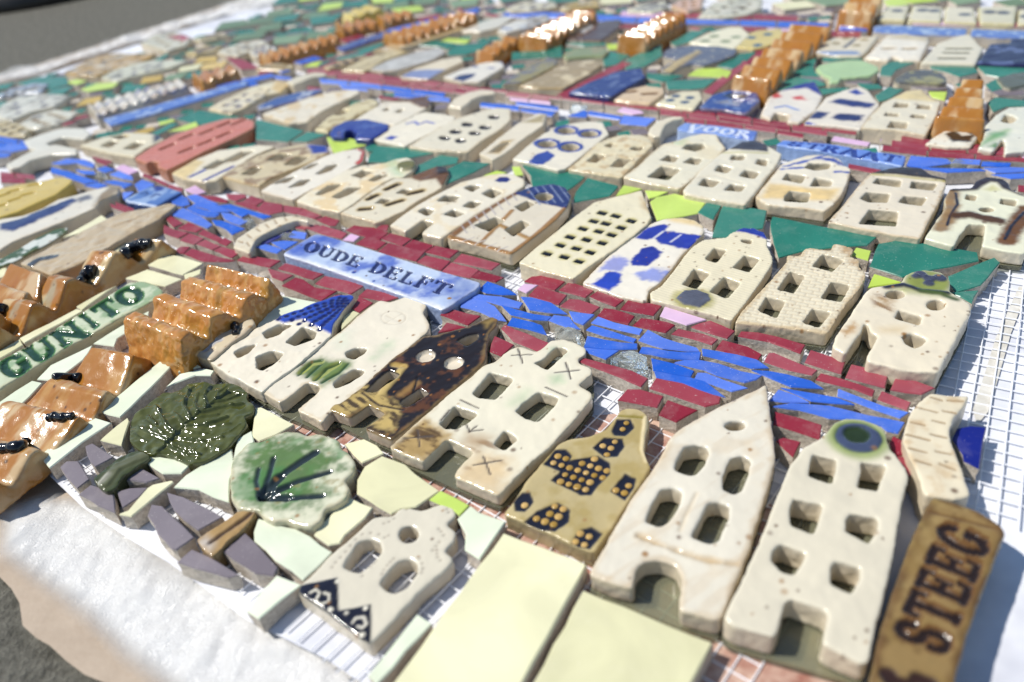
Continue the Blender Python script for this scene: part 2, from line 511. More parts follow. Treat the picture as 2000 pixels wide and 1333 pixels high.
def paint(me, z1, base, side, ops, seed, outline, gloss=0.82, speck=0, lump=0.25 * MM, rim=None, origin=None):
    """glaze colour, gloss and hand-made relief on a clay piece, vertex by vertex (world coordinates)"""
    n = len(me.vertices)
    co_ = np.empty(n * 3); me.vertices.foreach_get('co', co_); co_ = co_.reshape(-1, 3)
    no = np.empty(n * 3); me.vertex_normals.foreach_get('vector', no) if hasattr(me, 'vertex_normals') else me.vertices.foreach_get('normal', no)
    no = no.reshape(-1, 3)
    X, Y, Z = co_[:, 0], co_[:, 1], co_[:, 2]
    X0, Y0 = X.copy(), Y.copy()
    up = sstep(0.25, 0.8, no[:, 2]) * sstep(z1 - 4.5 * MM, z1 - 1.2 * MM, Z)
    c = np.tile(np.array(base), (n, 1)) * (0.93 + 0.14 * fnoise(X, Y, Z, 9 * MM, seed))[:, None]
    g = np.full(n, gloss)
    ss = 1 - sstep(-0.1, 0.35, no[:, 2])
    c = c * (1 - ss[:, None]) + np.array(side) * ss[:, None] * (0.9 + 0.2 * fnoise(X, Y, Z, 5 * MM, seed + 5))[:, None]
    g = g * (1 - 0.45 * ss)
    dz = np.zeros(n)
    if rim:
        d = segdist(X, Y, np.vstack([outline, outline[:1]]))
        w = (1 - sstep(0.2 * MM, rim[1] * MM, d + (fnoise(X, Y, Z, 3 * MM, seed + 3) - .5) * 3 * MM)) * rim[2] * sstep(-.2, .3, no[:, 2])
        c = c * (1 - w[:, None]) + np.array(rim[0]) * w[:, None]
    for k, op in enumerate(ops):
        t = op[0]
        if t == 'noise':                 # colour, scale mm, lo, hi, amount
            _, colr, s, lo, hi, amt = op[:6]
            w = sstep(lo, hi, fnoise(X, Y, Z * 1.0, s * MM, seed + 31 * k, 4)) * amt * (up if len(op) < 7 else 1)
            c = c * (1 - w[:, None]) + np.array(colr) * w[:, None]
            continue
        if t == 'pnoise':                # px polygon, colour, scale mm, lo, hi, amount, (a, b) px stretch direction
            _, pp, colr, s, lo, hi, amt, (a, b) = op
            A, B = Wp([a, b], z1); d = (B - A) / np.linalg.norm(B - A)
            u = (X - A[0]) * d[0] + (Y - A[1]) * d[1]; v = -(X - A[0]) * d[1] + (Y - A[1]) * d[0]
            w = sstep(lo, hi, fnoise(u / 3.5, v, Z, s * MM, seed + 31 * k, 4)) * amt * up * (1 - sstep(-2.5 * MM, .5 * MM, sdpoly(X, Y, Wp(pp, z1))))
            c = c * (1 - w[:, None]) + np.array(colr) * w[:, None]
            continue
        if t == 'streak':                # colour, dir px a->b, scale mm, lo, hi, amount
            _, colr, (a, b), s, lo, hi, amt = op[:7]
            A, B = Wp([a, b], z1); d = (B - A) / np.linalg.norm(B - A)
            u = (X - A[0]) * d[0] + (Y - A[1]) * d[1]; v = -(X - A[0]) * d[1] + (Y - A[1]) * d[0]
            w = sstep(lo, hi, fnoise(u / 6, v, Z, s * MM, seed + 31 * k, 3)) * amt * up
            c = c * (1 - w[:, None]) + np.array(colr) * w[:, None]
            continue
        if t == 'bump':                  # scale mm, height mm
            dz += (fnoise(X, Y, Z, op[1] * MM, seed + 7 * k, 2) - .5) * 2 * op[2] * MM * up
            continue
        if t == 'ridge':                 # fine parallel scoring: px a->b across, pitch mm, depth
            A, B = Wp([op[1], op[2]], z1); d = (B - A) / np.linalg.norm(B - A)
            u = (X - A[0]) * d[0] + (Y - A[1]) * d[1]
            dz += np.sin(u / (op[3] * MM) * 6.283) * op[4] * MM * up
            continue
        if t == 'brick':                 # incised brickwork: px origin, px along row, px up, course mm, brick mm
            A, B, C = Wp(op[1:4], z1); d = (B - A) / np.linalg.norm(B - A)
            e = np.array([-d[1], d[0]])
            if (C - A) @ e < 0: e = -e
            u = (X - A[0]) * d[0] + (Y - A[1]) * d[1] + (fnoise(X, Y, Z, 6 * MM, seed) - .5) * 1.6 * MM
            v = (X - A[0]) * e[0] + (Y - A[1]) * e[1] + (fnoise(X, Y, Z, 7 * MM, seed + 2) - .5) * 1.8 * MM
            hh, ll = op[4] * MM, op[5] * MM
            row = np.floor(v / hh); fv = np.abs(v / hh - row - .5) * 2
            fu = np.abs((u / ll + 0.5 * (row % 2)) % 1 - .5) * 2
            w = np.maximum(sstep(.72, .98, fv), sstep(.86, .99, fu)) * up
            dz -= w * 0.32 * MM
            c = c * (1 - 0.3 * w[:, None]) + np.array((0.3, 0.2, 0.1)) * 0.3 * w[:, None]
            continue
        if t == 'spk':                   # number, colour, radius mm
            rs = np.random.RandomState(seed + k)
            lo, hi = co_.min(0), co_.max(0)
            for _ in range(op[1]):
                sx, sy = rs.uniform(lo[0], hi[0]), rs.uniform(lo[1], hi[1]); r = op[3] * MM * rs.uniform(.5, 1.3)
                w = (1 - sstep(r * .5, r, np.hypot(X - sx, Y - sy))) * 0.85
                c = c * (1 - w[:, None]) + np.array(op[2]) * w[:, None]
            continue
        if t == 'text':                  # string, corners px (bl, br, tr, tl), widths, colour, depth
            _, s, cor, wid, colr, dep = op[:6]
            bl, br, tr, tl = Wp(cor, z1)
            # invert the bilinear cell by a few fixed-point steps
            u = np.full(n, .5); v = np.full(n, .5)
            for _ in range(8):
                px_ = bl[0] * (1 - u) * (1 - v) + br[0] * u * (1 - v) + tr[0] * u * v + tl[0] * (1 - u) * v
                py_ = bl[1] * (1 - u) * (1 - v) + br[1] * u * (1 - v) + tr[1] * u * v + tl[1] * (1 - u) * v
                ax = (br[0] - bl[0]) * (1 - v) + (tr[0] - tl[0]) * v; ay = (br[1] - bl[1]) * (1 - v) + (tr[1] - tl[1]) * v
                bx = (tl[0] - bl[0]) * (1 - u) + (tr[0] - br[0]) * u; by = (tl[1] - bl[1]) * (1 - u) + (tr[1] - br[1]) * u
                det = ax * by - ay * bx + 1e-18
                rx, ry = X0 - px_, Y0 - py_
                u = u + (rx * by - ry * bx) / det; v = v + (ax * ry - ay * rx) / det
            tot = sum(wid); acc = 0.0
            m = np.zeros(n, bool); halo = np.zeros(n, bool)
            for ch, wv in zip(s, wid):
                lu = (u - acc / tot) / (wv / tot)
                if ch != ' ':
                    for du in (-.035, 0, .035):
                        for dv in (-.03, 0, .03):
                            m |= glyph(ch, lu / .92 + du, v + dv) & (lu >= -.02) & (lu <= .97)
                acc += wv
            w = m * up
            c = c * (1 - .93 * w[:, None]) + np.array(colr) * .93 * w[:, None]
            dz -= w * dep * MM
            g = g * (1 - w) + (op[6] if len(op) > 6 else .7) * w
            continue
        # shapes: poly / line / dot
        wob = op[6] if len(op) > 6 else 0.5
        nz = (fnoise(X, Y, Z, 2.5 * MM, seed + 13 * k) - .5) * 2 * wob * MM
        if t == 'poly':                  # px list, colour, soft mm, gloss, dz mm
            d = sdpoly(X, Y, Wp(op[1], z1)) + nz
        elif t == 'ipoly':
            d = -sdpoly(X, Y, Wp(op[1], z1)) + nz
        elif t == 'line':                # (px list, width mm)
            d = segdist(X, Y, Wp(op[1][0], z1)) - op[1][1] * MM / 2 + nz
        elif t == 'dot':                 # (px centre, radius mm)
            A = Wp([op[1][0]], z1)[0]
            d = np.hypot(X - A[0], Y - A[1]) - op[1][1] * MM + nz
        colr, soft, gl, hz = op[2], op[3] * MM, op[4], op[5]
        w = (1 - sstep(-soft, soft, d)) * up
        if colr is not None:
            mod = 0.75 + 0.5 * fnoise(X, Y, Z, 4 * MM, seed + 9 * k)
            amt = colr[3] if len(colr) > 3 else 1.0
            c = c * (1 - amt * w[:, None]) + np.array(colr[:3]) * (amt * w * mod)[:, None]
        if gl is not None:
            g = g * (1 - w) + gl * w
        if hz:
            wz = (1 - sstep(-0.7 * MM, 0.25 * MM, d)) * up
            dz += wz * hz * MM
    if speck:
        rs = np.random.RandomState(seed + 99)
        lo, hi = co_.min(0), co_.max(0)
        for _ in range(int(speck * 1.8)):
            sx, sy = rs.uniform(lo[0], hi[0]), rs.uniform(lo[1], hi[1]); sz = rs.uniform(lo[2], hi[2] + 4 * MM); r = MM * rs.choice([.45, .6, .8, 1.1], p=[.4, .3, .2, .1])
            dd = np.sqrt((X - sx) ** 2 + (Y - sy) ** 2 + (np.minimum(Z, z1 - MM) - min(sz, z1 - MM)) ** 2)
            w = (1 - sstep(r * .4, r * 1.15, dd)) * rs.uniform(.5, .95)
            cc = rs.choice(2)
            c = c * (1 - w[:, None]) + np.array([(0.10, 0.045, 0.015), (0.30, 0.15, 0.04)][cc]) * w[:, None]
    # hand-made unevenness
    dz += (fnoise(X, Y, Z, 11 * MM, seed + 41, 2) - .5) * 2 * lump * up + (fnoise(X, Y, Z, 2.6 * MM, seed + 43, 2) - .5) * 2 * 0.11 * MM * up
    off = (fnoise(X, Y, Z, 6 * MM, seed + 51, 2) - .5) * 2 * lump * 0.8 + (fnoise(X, Y, Z, 1.7 * MM, seed + 57, 2) - .5) * 2 * 0.2 * MM
    lum = sstep(.25, .5, c.mean(1))[:, None]
    c = c * (1 - lum + lum * np.array((1.07, 1.065, 1.03)))
    co_[:, 2] += dz
    co_[:, :2] += no[:, :2] * off[:, None]
    if origin is not None:
        co_ -= np.array(origin)
    me.vertices.foreach_set('co', co_.ravel())
    a = me.attributes.new('glaze', 'FLOAT_COLOR', 'POINT')
    a.data.foreach_set('color', np.column_stack([np.clip(c, 0.003, 1), np.clip(g, 0, 1)]).astype(np.float32).ravel())
    me.polygons.foreach_set('use_smooth', [True] * len(me.polygons))
    me.materials.clear()
    me.materials.append(M_CLAY)
    me.update()

SEED = [100]
THICK = {'clay house': .68, 'name plate': .76, 'bridge': .75, 'clay tree': .8, 'street sign': .8, 'clay slab': .85}
def clay(name, label, cat, outline, holes=(), zt=11.5, z0=0.0, vox=0.55, base=CREAM, side=BODYC, ops=(), glass=False, gloss=0.82,
         speck=0, smooth=4, rim=None, group=None, lump=0.22, part='facade', soft=1.0, hsoft=0.7, beads=(), root=None):
    """one hand-cut clay relief: traced outline and openings, real thickness, pane of glass below if it has one"""
    SEED[0] += 1; sd_ = SEED[0]
    zt *= THICK.get(cat, 1.0)
    if cat == 'clay house':          # every potter's batch differs a little in tone, speckle and edge
        rs = np.random.RandomState(sd_ * 7)
        base = np.array(base) * rs.uniform(.93, 1.04) * np.array((1, rs.uniform(.985, 1.0), rs.uniform(.93, .995)))
        speck = max(speck, 14) if vox < .8 else speck
        if rim is None and rs.rand() < .6: rim = ((.42, .27, .1), rs.uniform(1.0, 2.2), rs.uniform(.2, .5))
    zt *= MM; z0 *= MM
    p = ccw(Wp(outline, zt))
    if soft: p = soften(p, soft * MM)
    hs = [soften(ccw(Wp(h, zt)), hsoft * MM) for h in holes]
    claim(p)
    c = p.mean(0)
    zb = z0 + (2.6 * MM if glass else 0)
    v, f = prism(p, hs, zb, zt)
    me = voxel(v, f, vox * MM, smooth)
    if root is None: root = thing(name, (c[0], c[1], 0), label, cat, group)
    paint(me, zt, base, side, list(ops), sd_, p, gloss, speck, lump * MM, rim, (c[0], c[1], 0))
    link(part, me, (c[0], c[1], 0), root)
    if glass:
        q = c + (p - c) * 1.012
        # pane cut roughly to the facade's outline, peeping out below it
        hull = hull2(q)
        v, f = prism(hull, [], 0.9 * MM, 2.5 * MM)
        gm = bpy.data.meshes.new('glass_backing')
        gm.from_pydata([(a[0] - c[0], a[1] - c[1], a[2]) for a in v], [], f)
        gm.materials.append(M_GLASS); gm.update()
        link('glass_backing', gm, (c[0], c[1], 0), root)
    for b in beads:
        bead(b[0], b[1], root, me, (c[0], c[1], 0), b[2] if len(b) > 2 else 'glaze_bead')
    return root

def inlay(root, name, spots, zt, mat, r, h, squash=1.0):
    """small glossy domes of glaze set on a facade (spots in pixels)"""
    key = (name, r, h)
    if key not in INL:
        v, f = [], []; n = 12
        rings = [(1.0, -.25), (1.0, 0), (.86, .55), (.5, .9)]
        for a, b in rings:
            for k in range(n): v.append((r * MM * a * math.cos(6.2832 * k / n), r * MM * a * math.sin(6.2832 * k / n) * squash, h * MM * b))
        v.append((0, 0, h * MM))
        for i in range(3):
            for k in range(n): f.append([i * n + k, i * n + (k + 1) % n, (i + 1) * n + (k + 1) % n, (i + 1) * n + k])
        for k in range(n): f.append([3 * n + k, 3 * n + (k + 1) % n, 4 * n])
        me = bpy.data.meshes.new(name); me.from_pydata(v, [], f); me.materials.append(mat)
        me.polygons.foreach_set('use_smooth', [True] * len(f)); me.update(); INL[key] = me
    for x, y in spots:
        o = link(name, INL[key], P(x, y, zt * MM), root); o.rotation_euler.z = random.uniform(0, 6)
        o.scale = [random.uniform(.85, 1.15)] * 3
INL = {}

def hull2(p):
    pts = sorted(map(tuple, p))
    def half(ps):
        h = []
        for a in ps:
            while len(h) > 1 and (h[-1][0] - h[-2][0]) * (a[1] - h[-2][1]) - (h[-1][1] - h[-2][1]) * (a[0] - h[-2][0]) <= 0: h.pop()
            h.append(a)
        return h
    return np.array(half(pts)[:-1] + half(pts[::-1])[:-1])

def tube(pts, rad, n=9):
    """capped round bead along points, radius per point; returns verts, faces"""
    v, f = [], []
    pts = [Vector(a) for a in pts]
    m = len(pts)
    for i, a in enumerate(pts):
        d = (pts[min(i + 1, m - 1)] - pts[max(i - 1, 0)]).normalized()
        s = d.cross(Vector((0, 0, 1)))
        s = s.normalized() if s.length > 1e-6 else Vector((1, 0, 0))
        u = s.cross(d)
        for k in range(n):
            t = 2 * math.pi * k / n
            v.append(a + (s * math.cos(t) + u * math.sin(t)) * rad[i])
    for i in range(m - 1):
        for k in range(n):
            f.append([i * n + k, i * n + (k + 1) % n, (i + 1) * n + (k + 1) % n, (i + 1) * n + k])
    f.append(list(range(n))[::-1]); f.append([(m - 1) * n + k for k in range(n)])
    return v, f

def bead(px, r, parent, me, origin, name='glaze_bead', mat=None):
    """a trailed bead of thick black glaze lying on the surface traced"""
    vs = [v.co + Vector(origin) for v in me.vertices]
    bvh = BVHTree.FromPolygons(vs, [tuple(q.vertices) for q in me.polygons])
    pts = []
    fine = []
    for a, b in zip(px[:-1], px[1:]):
        for i in range(4):
            fine.append((a[0] + (b[0] - a[0]) * i / 4, a[1] + (b[1] - a[1]) * i / 4))
    fine.append(px[-1])
    for x, y in fine:
        h = bvh.ray_cast(CAM, ray(x, y).normalized())
        if h[0] is not None:
            pts.append(h[0] + Vector((0, 0, r * MM * 0.25)))
    if len(pts) < 3: return
    m = len(pts)
    r *= 1.3
    rad = [r * MM * (0.8 + 0.45 * random.random()) * (0.55 + 0.45 * math.sin(math.pi * min(1, max(.12, (i + .6) / m)))) * (1.35 if i in (1, m - 2) else 1) for i in range(m)]
    v, f = tube(pts, rad)
    c = sum(pts, Vector()) / m
    bm_ = bpy.data.meshes.new(name)
    bm_.from_pydata([a - c for a in v], [], f)
    bm_.materials.append(mat or M_BLACK); bm_.update()
    o = link(name, bm_, c, parent)
    s = o.modifiers.new('s', 'SUBSURF'); s.levels = 1; s.render_levels = 2
    bm_.polygons.foreach_set('use_smooth', [True] * len(bm_.polygons))

OR1 = (0.36, 0.15, 0.024); OR2 = (0.62, 0.50, 0.30)
def roof_block(name, label, ridges, zv=10, vox=0.7, back=0.25, base=OR1, ops=(), ends=(0.5, 0.5), speck=30, group=None, beads=(), lump=0.5, gloss=0.9, steep_front=False, sm=10, flat=.16, knob=.12):
    """row of little saw-tooth roofs modelled in one lump of clay; ridges = [(left px, right px, height mm)] from far to near"""
    SEED[0] += 1
    R = [(np.array(P(*a, z * MM)), np.array(P(*b, z * MM))) for a, b, z in ridges]
    sec = []
    def ext(i, j, t):
        return [R[i][k] + (R[i][k] - R[j][k]) * t for k in (0, 1)]
    e = ext(0, 1, ends[0])
    for q in e: q[2] = 3 * MM
    sec.append(e); sec.append(list(R[0]))
    for i in range(1, len(R)):
        t = back if not steep_front else 1 - back
        v = [R[i][k] + (R[i - 1][k] - R[i][k]) * t for k in (0, 1)]
        for q in v: q[2] = zv * MM
        sec.append(v)
        pl = [R[i][k] + (R[i - 1][k] - R[i][k]) * flat for k in (0, 1)]
        for q, k in zip(pl, (0, 1)): q[2] = R[i][k][2] * .96
        sec.append(pl); sec.append(list(R[i]))
    e = ext(-1, -2, ends[1])
    for q in e: q[2] = 4 * MM
    sec.append(e)
    v, f = [], []
    for l, r in sec:
        d = (r - l); d[2] = 0; d /= np.linalg.norm(d)
        v += [tuple(np.append((l - d * 1.0 * MM)[:2], 0)), tuple(l), tuple(r), tuple(np.append((r + d * 1.4 * MM)[:2], 0))]
    n = len(sec)
    for i in range(n - 1):
        for k in range(4):
            a, b = i * 4 + k, i * 4 + (k + 1) % 4
            f.append([a, b, b + 4, a + 4])
    f.append([0, 1, 2, 3]); f.append([(n - 1) * 4 + k for k in (3, 2, 1, 0)])
    bmm = bmesh.new()
    vv = [bmm.verts.new(a) for a in v]
    for q in f: bmm.faces.new([vv[i] for i in q])
    bmesh.ops.recalc_face_normals(bmm, faces=bmm.faces)
    t = bpy.data.meshes.new('t'); bmm.to_mesh(t); bmm.free()
    me = voxel([tuple(a.co) for a in t.vertices], [tuple(q.vertices) for q in t.polygons], vox * MM, max(3, int(sm * .6 / vox)))
    hull = hull2(np.array(v)[:, :2]); claim(hull)
    c = hull.mean(0)
    root = thing(name, (c[0], c[1], 0), label, 'roof tile', group)
    zmax = max(z for _, _, z in ridges) * MM
    dv = (R[-1][0] - R[0][0])[:2]
    paint2(me, base, ops, SEED[0], speck, lump, gloss, (c[0], c[1], 0), dv / np.linalg.norm(dv), knob)
    link('roofs', me, (c[0], c[1], 0), root)
    for b in beads:
        bead(b[0], b[1], root, me, (c[0], c[1], 0))
    return root

def paint2(me, base, ops, seed, speck, lump, gloss, origin, axis=None, knob=.12):
    n = len(me.vertices)
    co_ = np.empty(n * 3); me.vertices.foreach_get('co', co_); co_ = co_.reshape(-1, 3)
    no = np.empty(n * 3); me.vertices.foreach_get('normal', no); no = no.reshape(-1, 3)
    X, Y, Z = co_.T
    c = np.tile(np.array(base), (n, 1))
    ax = axis if axis is not None else np.array([1.0, 0.0])
    U = X * ax[0] + Y * ax[1]; V = -X * ax[1] + Y * ax[0]
    for k, (colr, s, lo, hi, amt) in enumerate(ops):
        w = sstep(lo, hi, fnoise(U / 3.2, V, Z / 2.5, s * MM * .8, seed + 31 * k, 4)) * amt * (.55 + .45 * sstep(.2, .7, no[:, 2]))
        c = c * (1 - w[:, None]) + np.array(colr) * w[:, None]
    rs = np.random.RandomState(seed)
    lo, hi = co_.min(0), co_.max(0)
    for _ in range(speck):
        s = co_[rs.randint(n)]; r = MM * rs.uniform(.4, 1.0)
        w = (1 - sstep(r * .5, r, np.linalg.norm(co_ - s, axis=1))) * .85
        c = c * (1 - w[:, None]) + np.array((0.07, 0.035, 0.015)) * w[:, None]
    d = (fnoise(X, Y, Z, 7 * MM, seed + 3, 2) - .5) * 2 * lump * MM + (fnoise(X, Y, Z, 2.0 * MM, seed + 8, 2) - .5) * knob * MM
    co_ += no * d[:, None]
    co_ -= np.array(origin)
    me.vertices.foreach_set('co', co_.ravel())
    a = me.attributes.new('glaze', 'FLOAT_COLOR', 'POINT')
    a.data.foreach_set('color', np.column_stack([np.clip(c, .003, 1), np.full(n, gloss)]).astype(np.float32).ravel())
    me.polygons.foreach_set('use_smooth', [True] * len(me.polygons))
    me.materials.clear(); me.materials.append(M_CLAY); me.update()

def tiles(parent, name, mat, s, zt=6 * MM, **kw):
    for px in QM(s):
        cut_tile(name, px, mat, parent, zt, **kw)

def group_at(name, px, label, cat):
    p = P(px[0], px[1], 0)
    return thing(name, (p.x, p.y, 0), label, cat)
# ------------------------------------------------------------------ the surface it lies on
def sheet(name, pts3, mat, kind='structure'):
    me = bpy.data.meshes.new(name)
    c = sum((Vector(a) for a in pts3), Vector()) / len(pts3)
    me.from_pydata([Vector(a) - c for a in pts3], [], [list(range(len(pts3)))])
    me.materials.append(mat); me.update()
    o = link(name, me, c)
    tag(o, kind=kind)
    return o

M_ASPH = rough_mat("grey_asphalt", (0.07, 0.067, 0.055), (0.25, 0.24, 0.2), 260, 0.8, 1.0, 0.004, 8)
M_ASPH.node_tree.nodes['Principled BSDF'].inputs['Specular IOR Level'].default_value = 0.12
sheet('pavement', [(-30, -30, -.009), (30, -30, -.009), (30, 30, -.009), (-30, 30, -.009)], M_ASPH)
M_KRAFT = rough_mat("brown_paper", (0.34, 0.26, 0.185), (0.43, 0.34, 0.25), 60, 0.55, 0.25, 0.002, 5)
_a, _b2 = P(0, 150, -.004), P(470, 0, -.004)
_far = _b2 + (_b2 - _a) * 1.2
_bl = [P(x, y, -.004) for x, y in Q('F -90,1050 0,1128 22,1150 38,1178 44,1222 70,1246 98,1262 128,1290 165,1318 230,1345 420,1480 700,1640')]
_poly = [_a + (_a - _b2) * 0.3, Vector((-.42, .36, -.004))] + _bl + [Vector((.45, -.05, -.004)), Vector((1.1, .1, -.004)), Vector((1.4, 1.2, -.004)), _far]
sheet('brown_paper', _poly, M_KRAFT)

M_WHITE = rough_mat("white_sheet", (0.56, 0.57, 0.62), (0.82, 0.83, 0.86), 40, 0.45, 0.3, 0.003, 3)
_wl = [P(x, y, -.0005) for x, y in Q('F -40,820 60,900 92,925 160,990 250,1052 330,1100 400,1150 480,1210 640,1290 760,1370 900,1460')]
_wp = [P(0, 175, -.0005), P(-120, 330, -.0005)] + _wl + [Vector((.2, .02, -.0005)), Vector((.9, .15, -.0005)), Vector((1.2, 1.1, -.0005)), P(700, -60, -.0005), P(520, 5, -.0005)]
sheet('white_sheet', _wp, M_WHITE)
M_PRINT = rough_mat("printed_paper", (0.28, 0.09, 0.06), (0.62, 0.46, 0.36), 160, 0.5, 0.1, 0.001, 3)
sheet('printed_paper', [P(x, y, .0002) for x, y in Q('F 560,830 740,760 1080,820 1290,800 1400,960 1600,1010 1690,1180 1660,1500 1000,1500 1050,1240 880,1010 640,960')], M_PRINT)

M_FOLD = rough_mat('tan_fold', (.5, .47, .4), (.7, .68, .62), 220, .6, .3, .001, 3)
sheet('plastic_fold', [P(x, y, .0001) for x, y in Q('F 1990,560 2010,560 1975,650 1948,745 1930,805 1908,830 1900,800 1920,740 1945,660')], M_FOLD)  # flat tan strip put in for the look of a fold in the plastic

# fibreglass netting the pieces are stuck to: far too many strands to count
def netting(name, centre_px, e_px, nx, ny, label, clip):
    cp = ccw(Wp(Q(clip), 0))
    c = P(*centre_px, 0); e = (P(centre_px[0] + e_px[0], centre_px[1] + e_px[1], 0) - c).normalized()
    f = Vector((-e.y, e.x, 0)); cell = 5.0 * MM; w = 0.24 * MM
    v, fa = [], []
    def strand(a, b, d, z):
        n = 40; k0 = len(v); ok = []
        for i in range(n + 1):
            t = i / n; q = a + (b - a) * t
            q = q + d * (math.sin(t * 9 + a.x * 900 + a.y * 700) * 0.07 * MM)
            zz = z + (math.sin(q.x * 120) + math.sin(q.y * 95)) * 0.12 * MM
            ok.append(bool(inside(np.array([q.x]), np.array([q.y]), cp)[0]))
            for s, h in ((-w, 0), (-w * .5, .3 * MM), (w * .5, .3 * MM), (w, 0)):
                v.append(Vector((q.x, q.y, zz + h)) + d * s - c)
        for i in range(n):
            if not (ok[i] or ok[i + 1]): continue
            for j in range(3):
                a0 = k0 + i * 4 + j
                fa.append([a0, a0 + 1, a0 + 5, a0 + 4])
    for i in range(-nx[0], nx[1] + 1):
        strand(c + e * i * cell - f * ny[0] * cell, c + e * i * cell + f * ny[1] * cell, e, .55 * MM)
    for j in range(-ny[0], ny[1] + 1):
        strand(c + f * j * cell - e * nx[0] * cell, c + f * j * cell + e * nx[1] * cell, f, .3 * MM)
    me = bpy.data.meshes.new(name)
    me.from_pydata(v, [], fa)
    me.materials.append(M_NET); me.update()
    o = link(name, me, c)
    tag(o, label, 'netting', kind='stuff')
M_NET = rough_mat("white_netting", (0.78, 0.79, 0.82), (0.86, 0.87, 0.9), 300, 0.4, 0.1, 0.001, 2)
netting('netting', (1880, 690), (32, 6.3), (8, 26), (34, 30), 'white fibreglass netting lying bare along the right margin', 'F 1500,640 1600,500 1780,400 2300,300 2300,1000 1960,1000 1900,1060 1830,1000 1700,800')
netting('netting', (1175, 775), (24.3, 10.1), (44, 17), (40, 24), 'white fibreglass netting showing in the gaps under the front houses', 'F 120,760 400,420 700,300 1500,450 1700,780 1830,1000 1800,1500 780,1500 720,1290 640,1230 590,1180 520,1135 430,1085 340,1040 260,990 160,930')

# crinkled clear film over the brown paper
M_FILM = bpy.data.materials.new("clear_film"); M_FILM.use_nodes = True
_nd, _lk = M_FILM.node_tree.nodes, M_FILM.node_tree.links
_pb = _nd['Principled BSDF']; _pb.inputs['Base Color'].default_value = (0.86, 0.845, 0.81, 1); _pb.inputs['Roughness'].default_value = 0.24  # white glare of the clear film put into its base colour
_cn = _nd.new('ShaderNodeTexNoise'); _cn.inputs['Scale'].default_value = 55; _cn.inputs['Detail'].default_value = 7; _cn.inputs['Distortion'].default_value = 1.5
_cb = _nd.new('ShaderNodeBump'); _cb.inputs['Strength'].default_value = 0.5; _cb.inputs['Distance'].default_value = 0.004
_lk.new(_cn.outputs[0], _cb.inputs['Height']); _lk.new(_cb.outputs[0], _pb.inputs['Normal'])
_tr = _nd.new('ShaderNodeBsdfTransparent'); _mx = _nd.new('ShaderNodeMixShader'); _tc = _nd.new('ShaderNodeTexCoord')
_nz = _nd.new('ShaderNodeTexNoise'); _nz.inputs['Scale'].default_value = 17; _nz.inputs['Detail'].default_value = 4; _nz.inputs['Roughness'].default_value = 0.6
_mr = _nd.new('ShaderNodeMapRange'); _mr.inputs[1].default_value = 0.3; _mr.inputs[2].default_value = 0.5; _mr.inputs[3].default_value = 0.5; _mr.inputs[4].default_value = 0.97
_lk.new(_tc.outputs['Object'], _nz.inputs['Vector']); _lk.new(_nz.outputs[0], _mr.inputs[0]); _at = _nd.new('ShaderNodeAttribute'); _at.attribute_name = 'cover'; _mm = _nd.new('ShaderNodeMath'); _mm.operation = 'MULTIPLY'
_lk.new(_mr.outputs[0], _mm.inputs[0]); _lk.new(_at.outputs['Fac'], _mm.inputs[1]); _lk.new(_mm.outputs[0], _mx.inputs[0])
_lk.new(_tr.outputs[0], _mx.inputs[1]); _lk.new(_pb.outputs[0], _mx.inputs[2]); _lk.new(_mx.outputs[0], _nd['Material Output'].inputs[0])
def film(name, px, step, amp, z, label, seed, fade=9):
    p = ccw(Wp(px, 0)); lo, hi = p.min(0), p.max(0)
    xs = np.arange(lo[0], hi[0] + step, step); ys = np.arange(lo[1], hi[1] + step, step)
    XX, YY = np.meshgrid(xs, ys, indexing='ij')
    d = sdpoly(XX.ravel(), YY.ravel(), p).reshape(XX.shape)
    keep = d < (fnoise(XX, YY, XX * 0, 30 * MM, seed, 1) - .5) * 8 * MM
    r = np.abs(fnoise(XX, YY, XX * 0, 26 * MM, seed + 1, 4) - .5) * 2
    r2 = np.abs(fnoise(XX * 1.6, YY * .7, XX * 0, 9 * MM, seed + 2, 3) - .5) * 2
    Zz = z + amp * (r * 1.2 + r2 * .5)
    idx = {}; v = []; f = []
    c = p.mean(0)
    for i in range(len(xs)):
        for j in range(len(ys)):
            if keep[i, j]:
                idx[(i, j)] = len(v); v.append((xs[i] - c[0], ys[j] - c[1], Zz[i, j]))
    for (i, j) in idx:
        q = [(i, j), (i + 1, j), (i + 1, j + 1), (i, j + 1)]
        if all(a in idx for a in q): f.append([idx[a] for a in q])
    me = bpy.data.meshes.new(name); me.from_pydata(v, [], f); me.materials.append(M_FILM)
    a_ = me.attributes.new('cover', 'FLOAT', 'POINT'); a_.data.foreach_set('value', np.array([float(sstep(0, fade * MM, np.array(-d[i, j])) ) for (i, j) in idx], dtype=np.float32))
    me.polygons.foreach_set('use_smooth', [True] * len(f)); me.update()
    tag(link(name, me, (c[0], c[1], 0)), label, 'plastic film')
film('plastic_film', Q('F -30,985 70,945 150,945 230,970 320,1020 390,1060 460,1110 530,1165 640,1220 720,1270 800,1340 640,1480 400,1440 280,1340 215,1290 140,1215 80,1165 -30,1085'), 1.3 * MM, 2.2 * MM, -3.4 * MM, 'crinkled clear plastic film glaring white over the brown paper in front', 5)
film('plastic_film', Q('F -120,172 0,138 100,112 250,62 380,25 470,-8 640,-50 700,-50 560,12 440,40 300,80 200,108 100,142 0,168 -120,210'), 3 * MM, 6 * MM, -2 * MM, 'silvery plastic film edge along the far left of the mosaic', 9, 30)

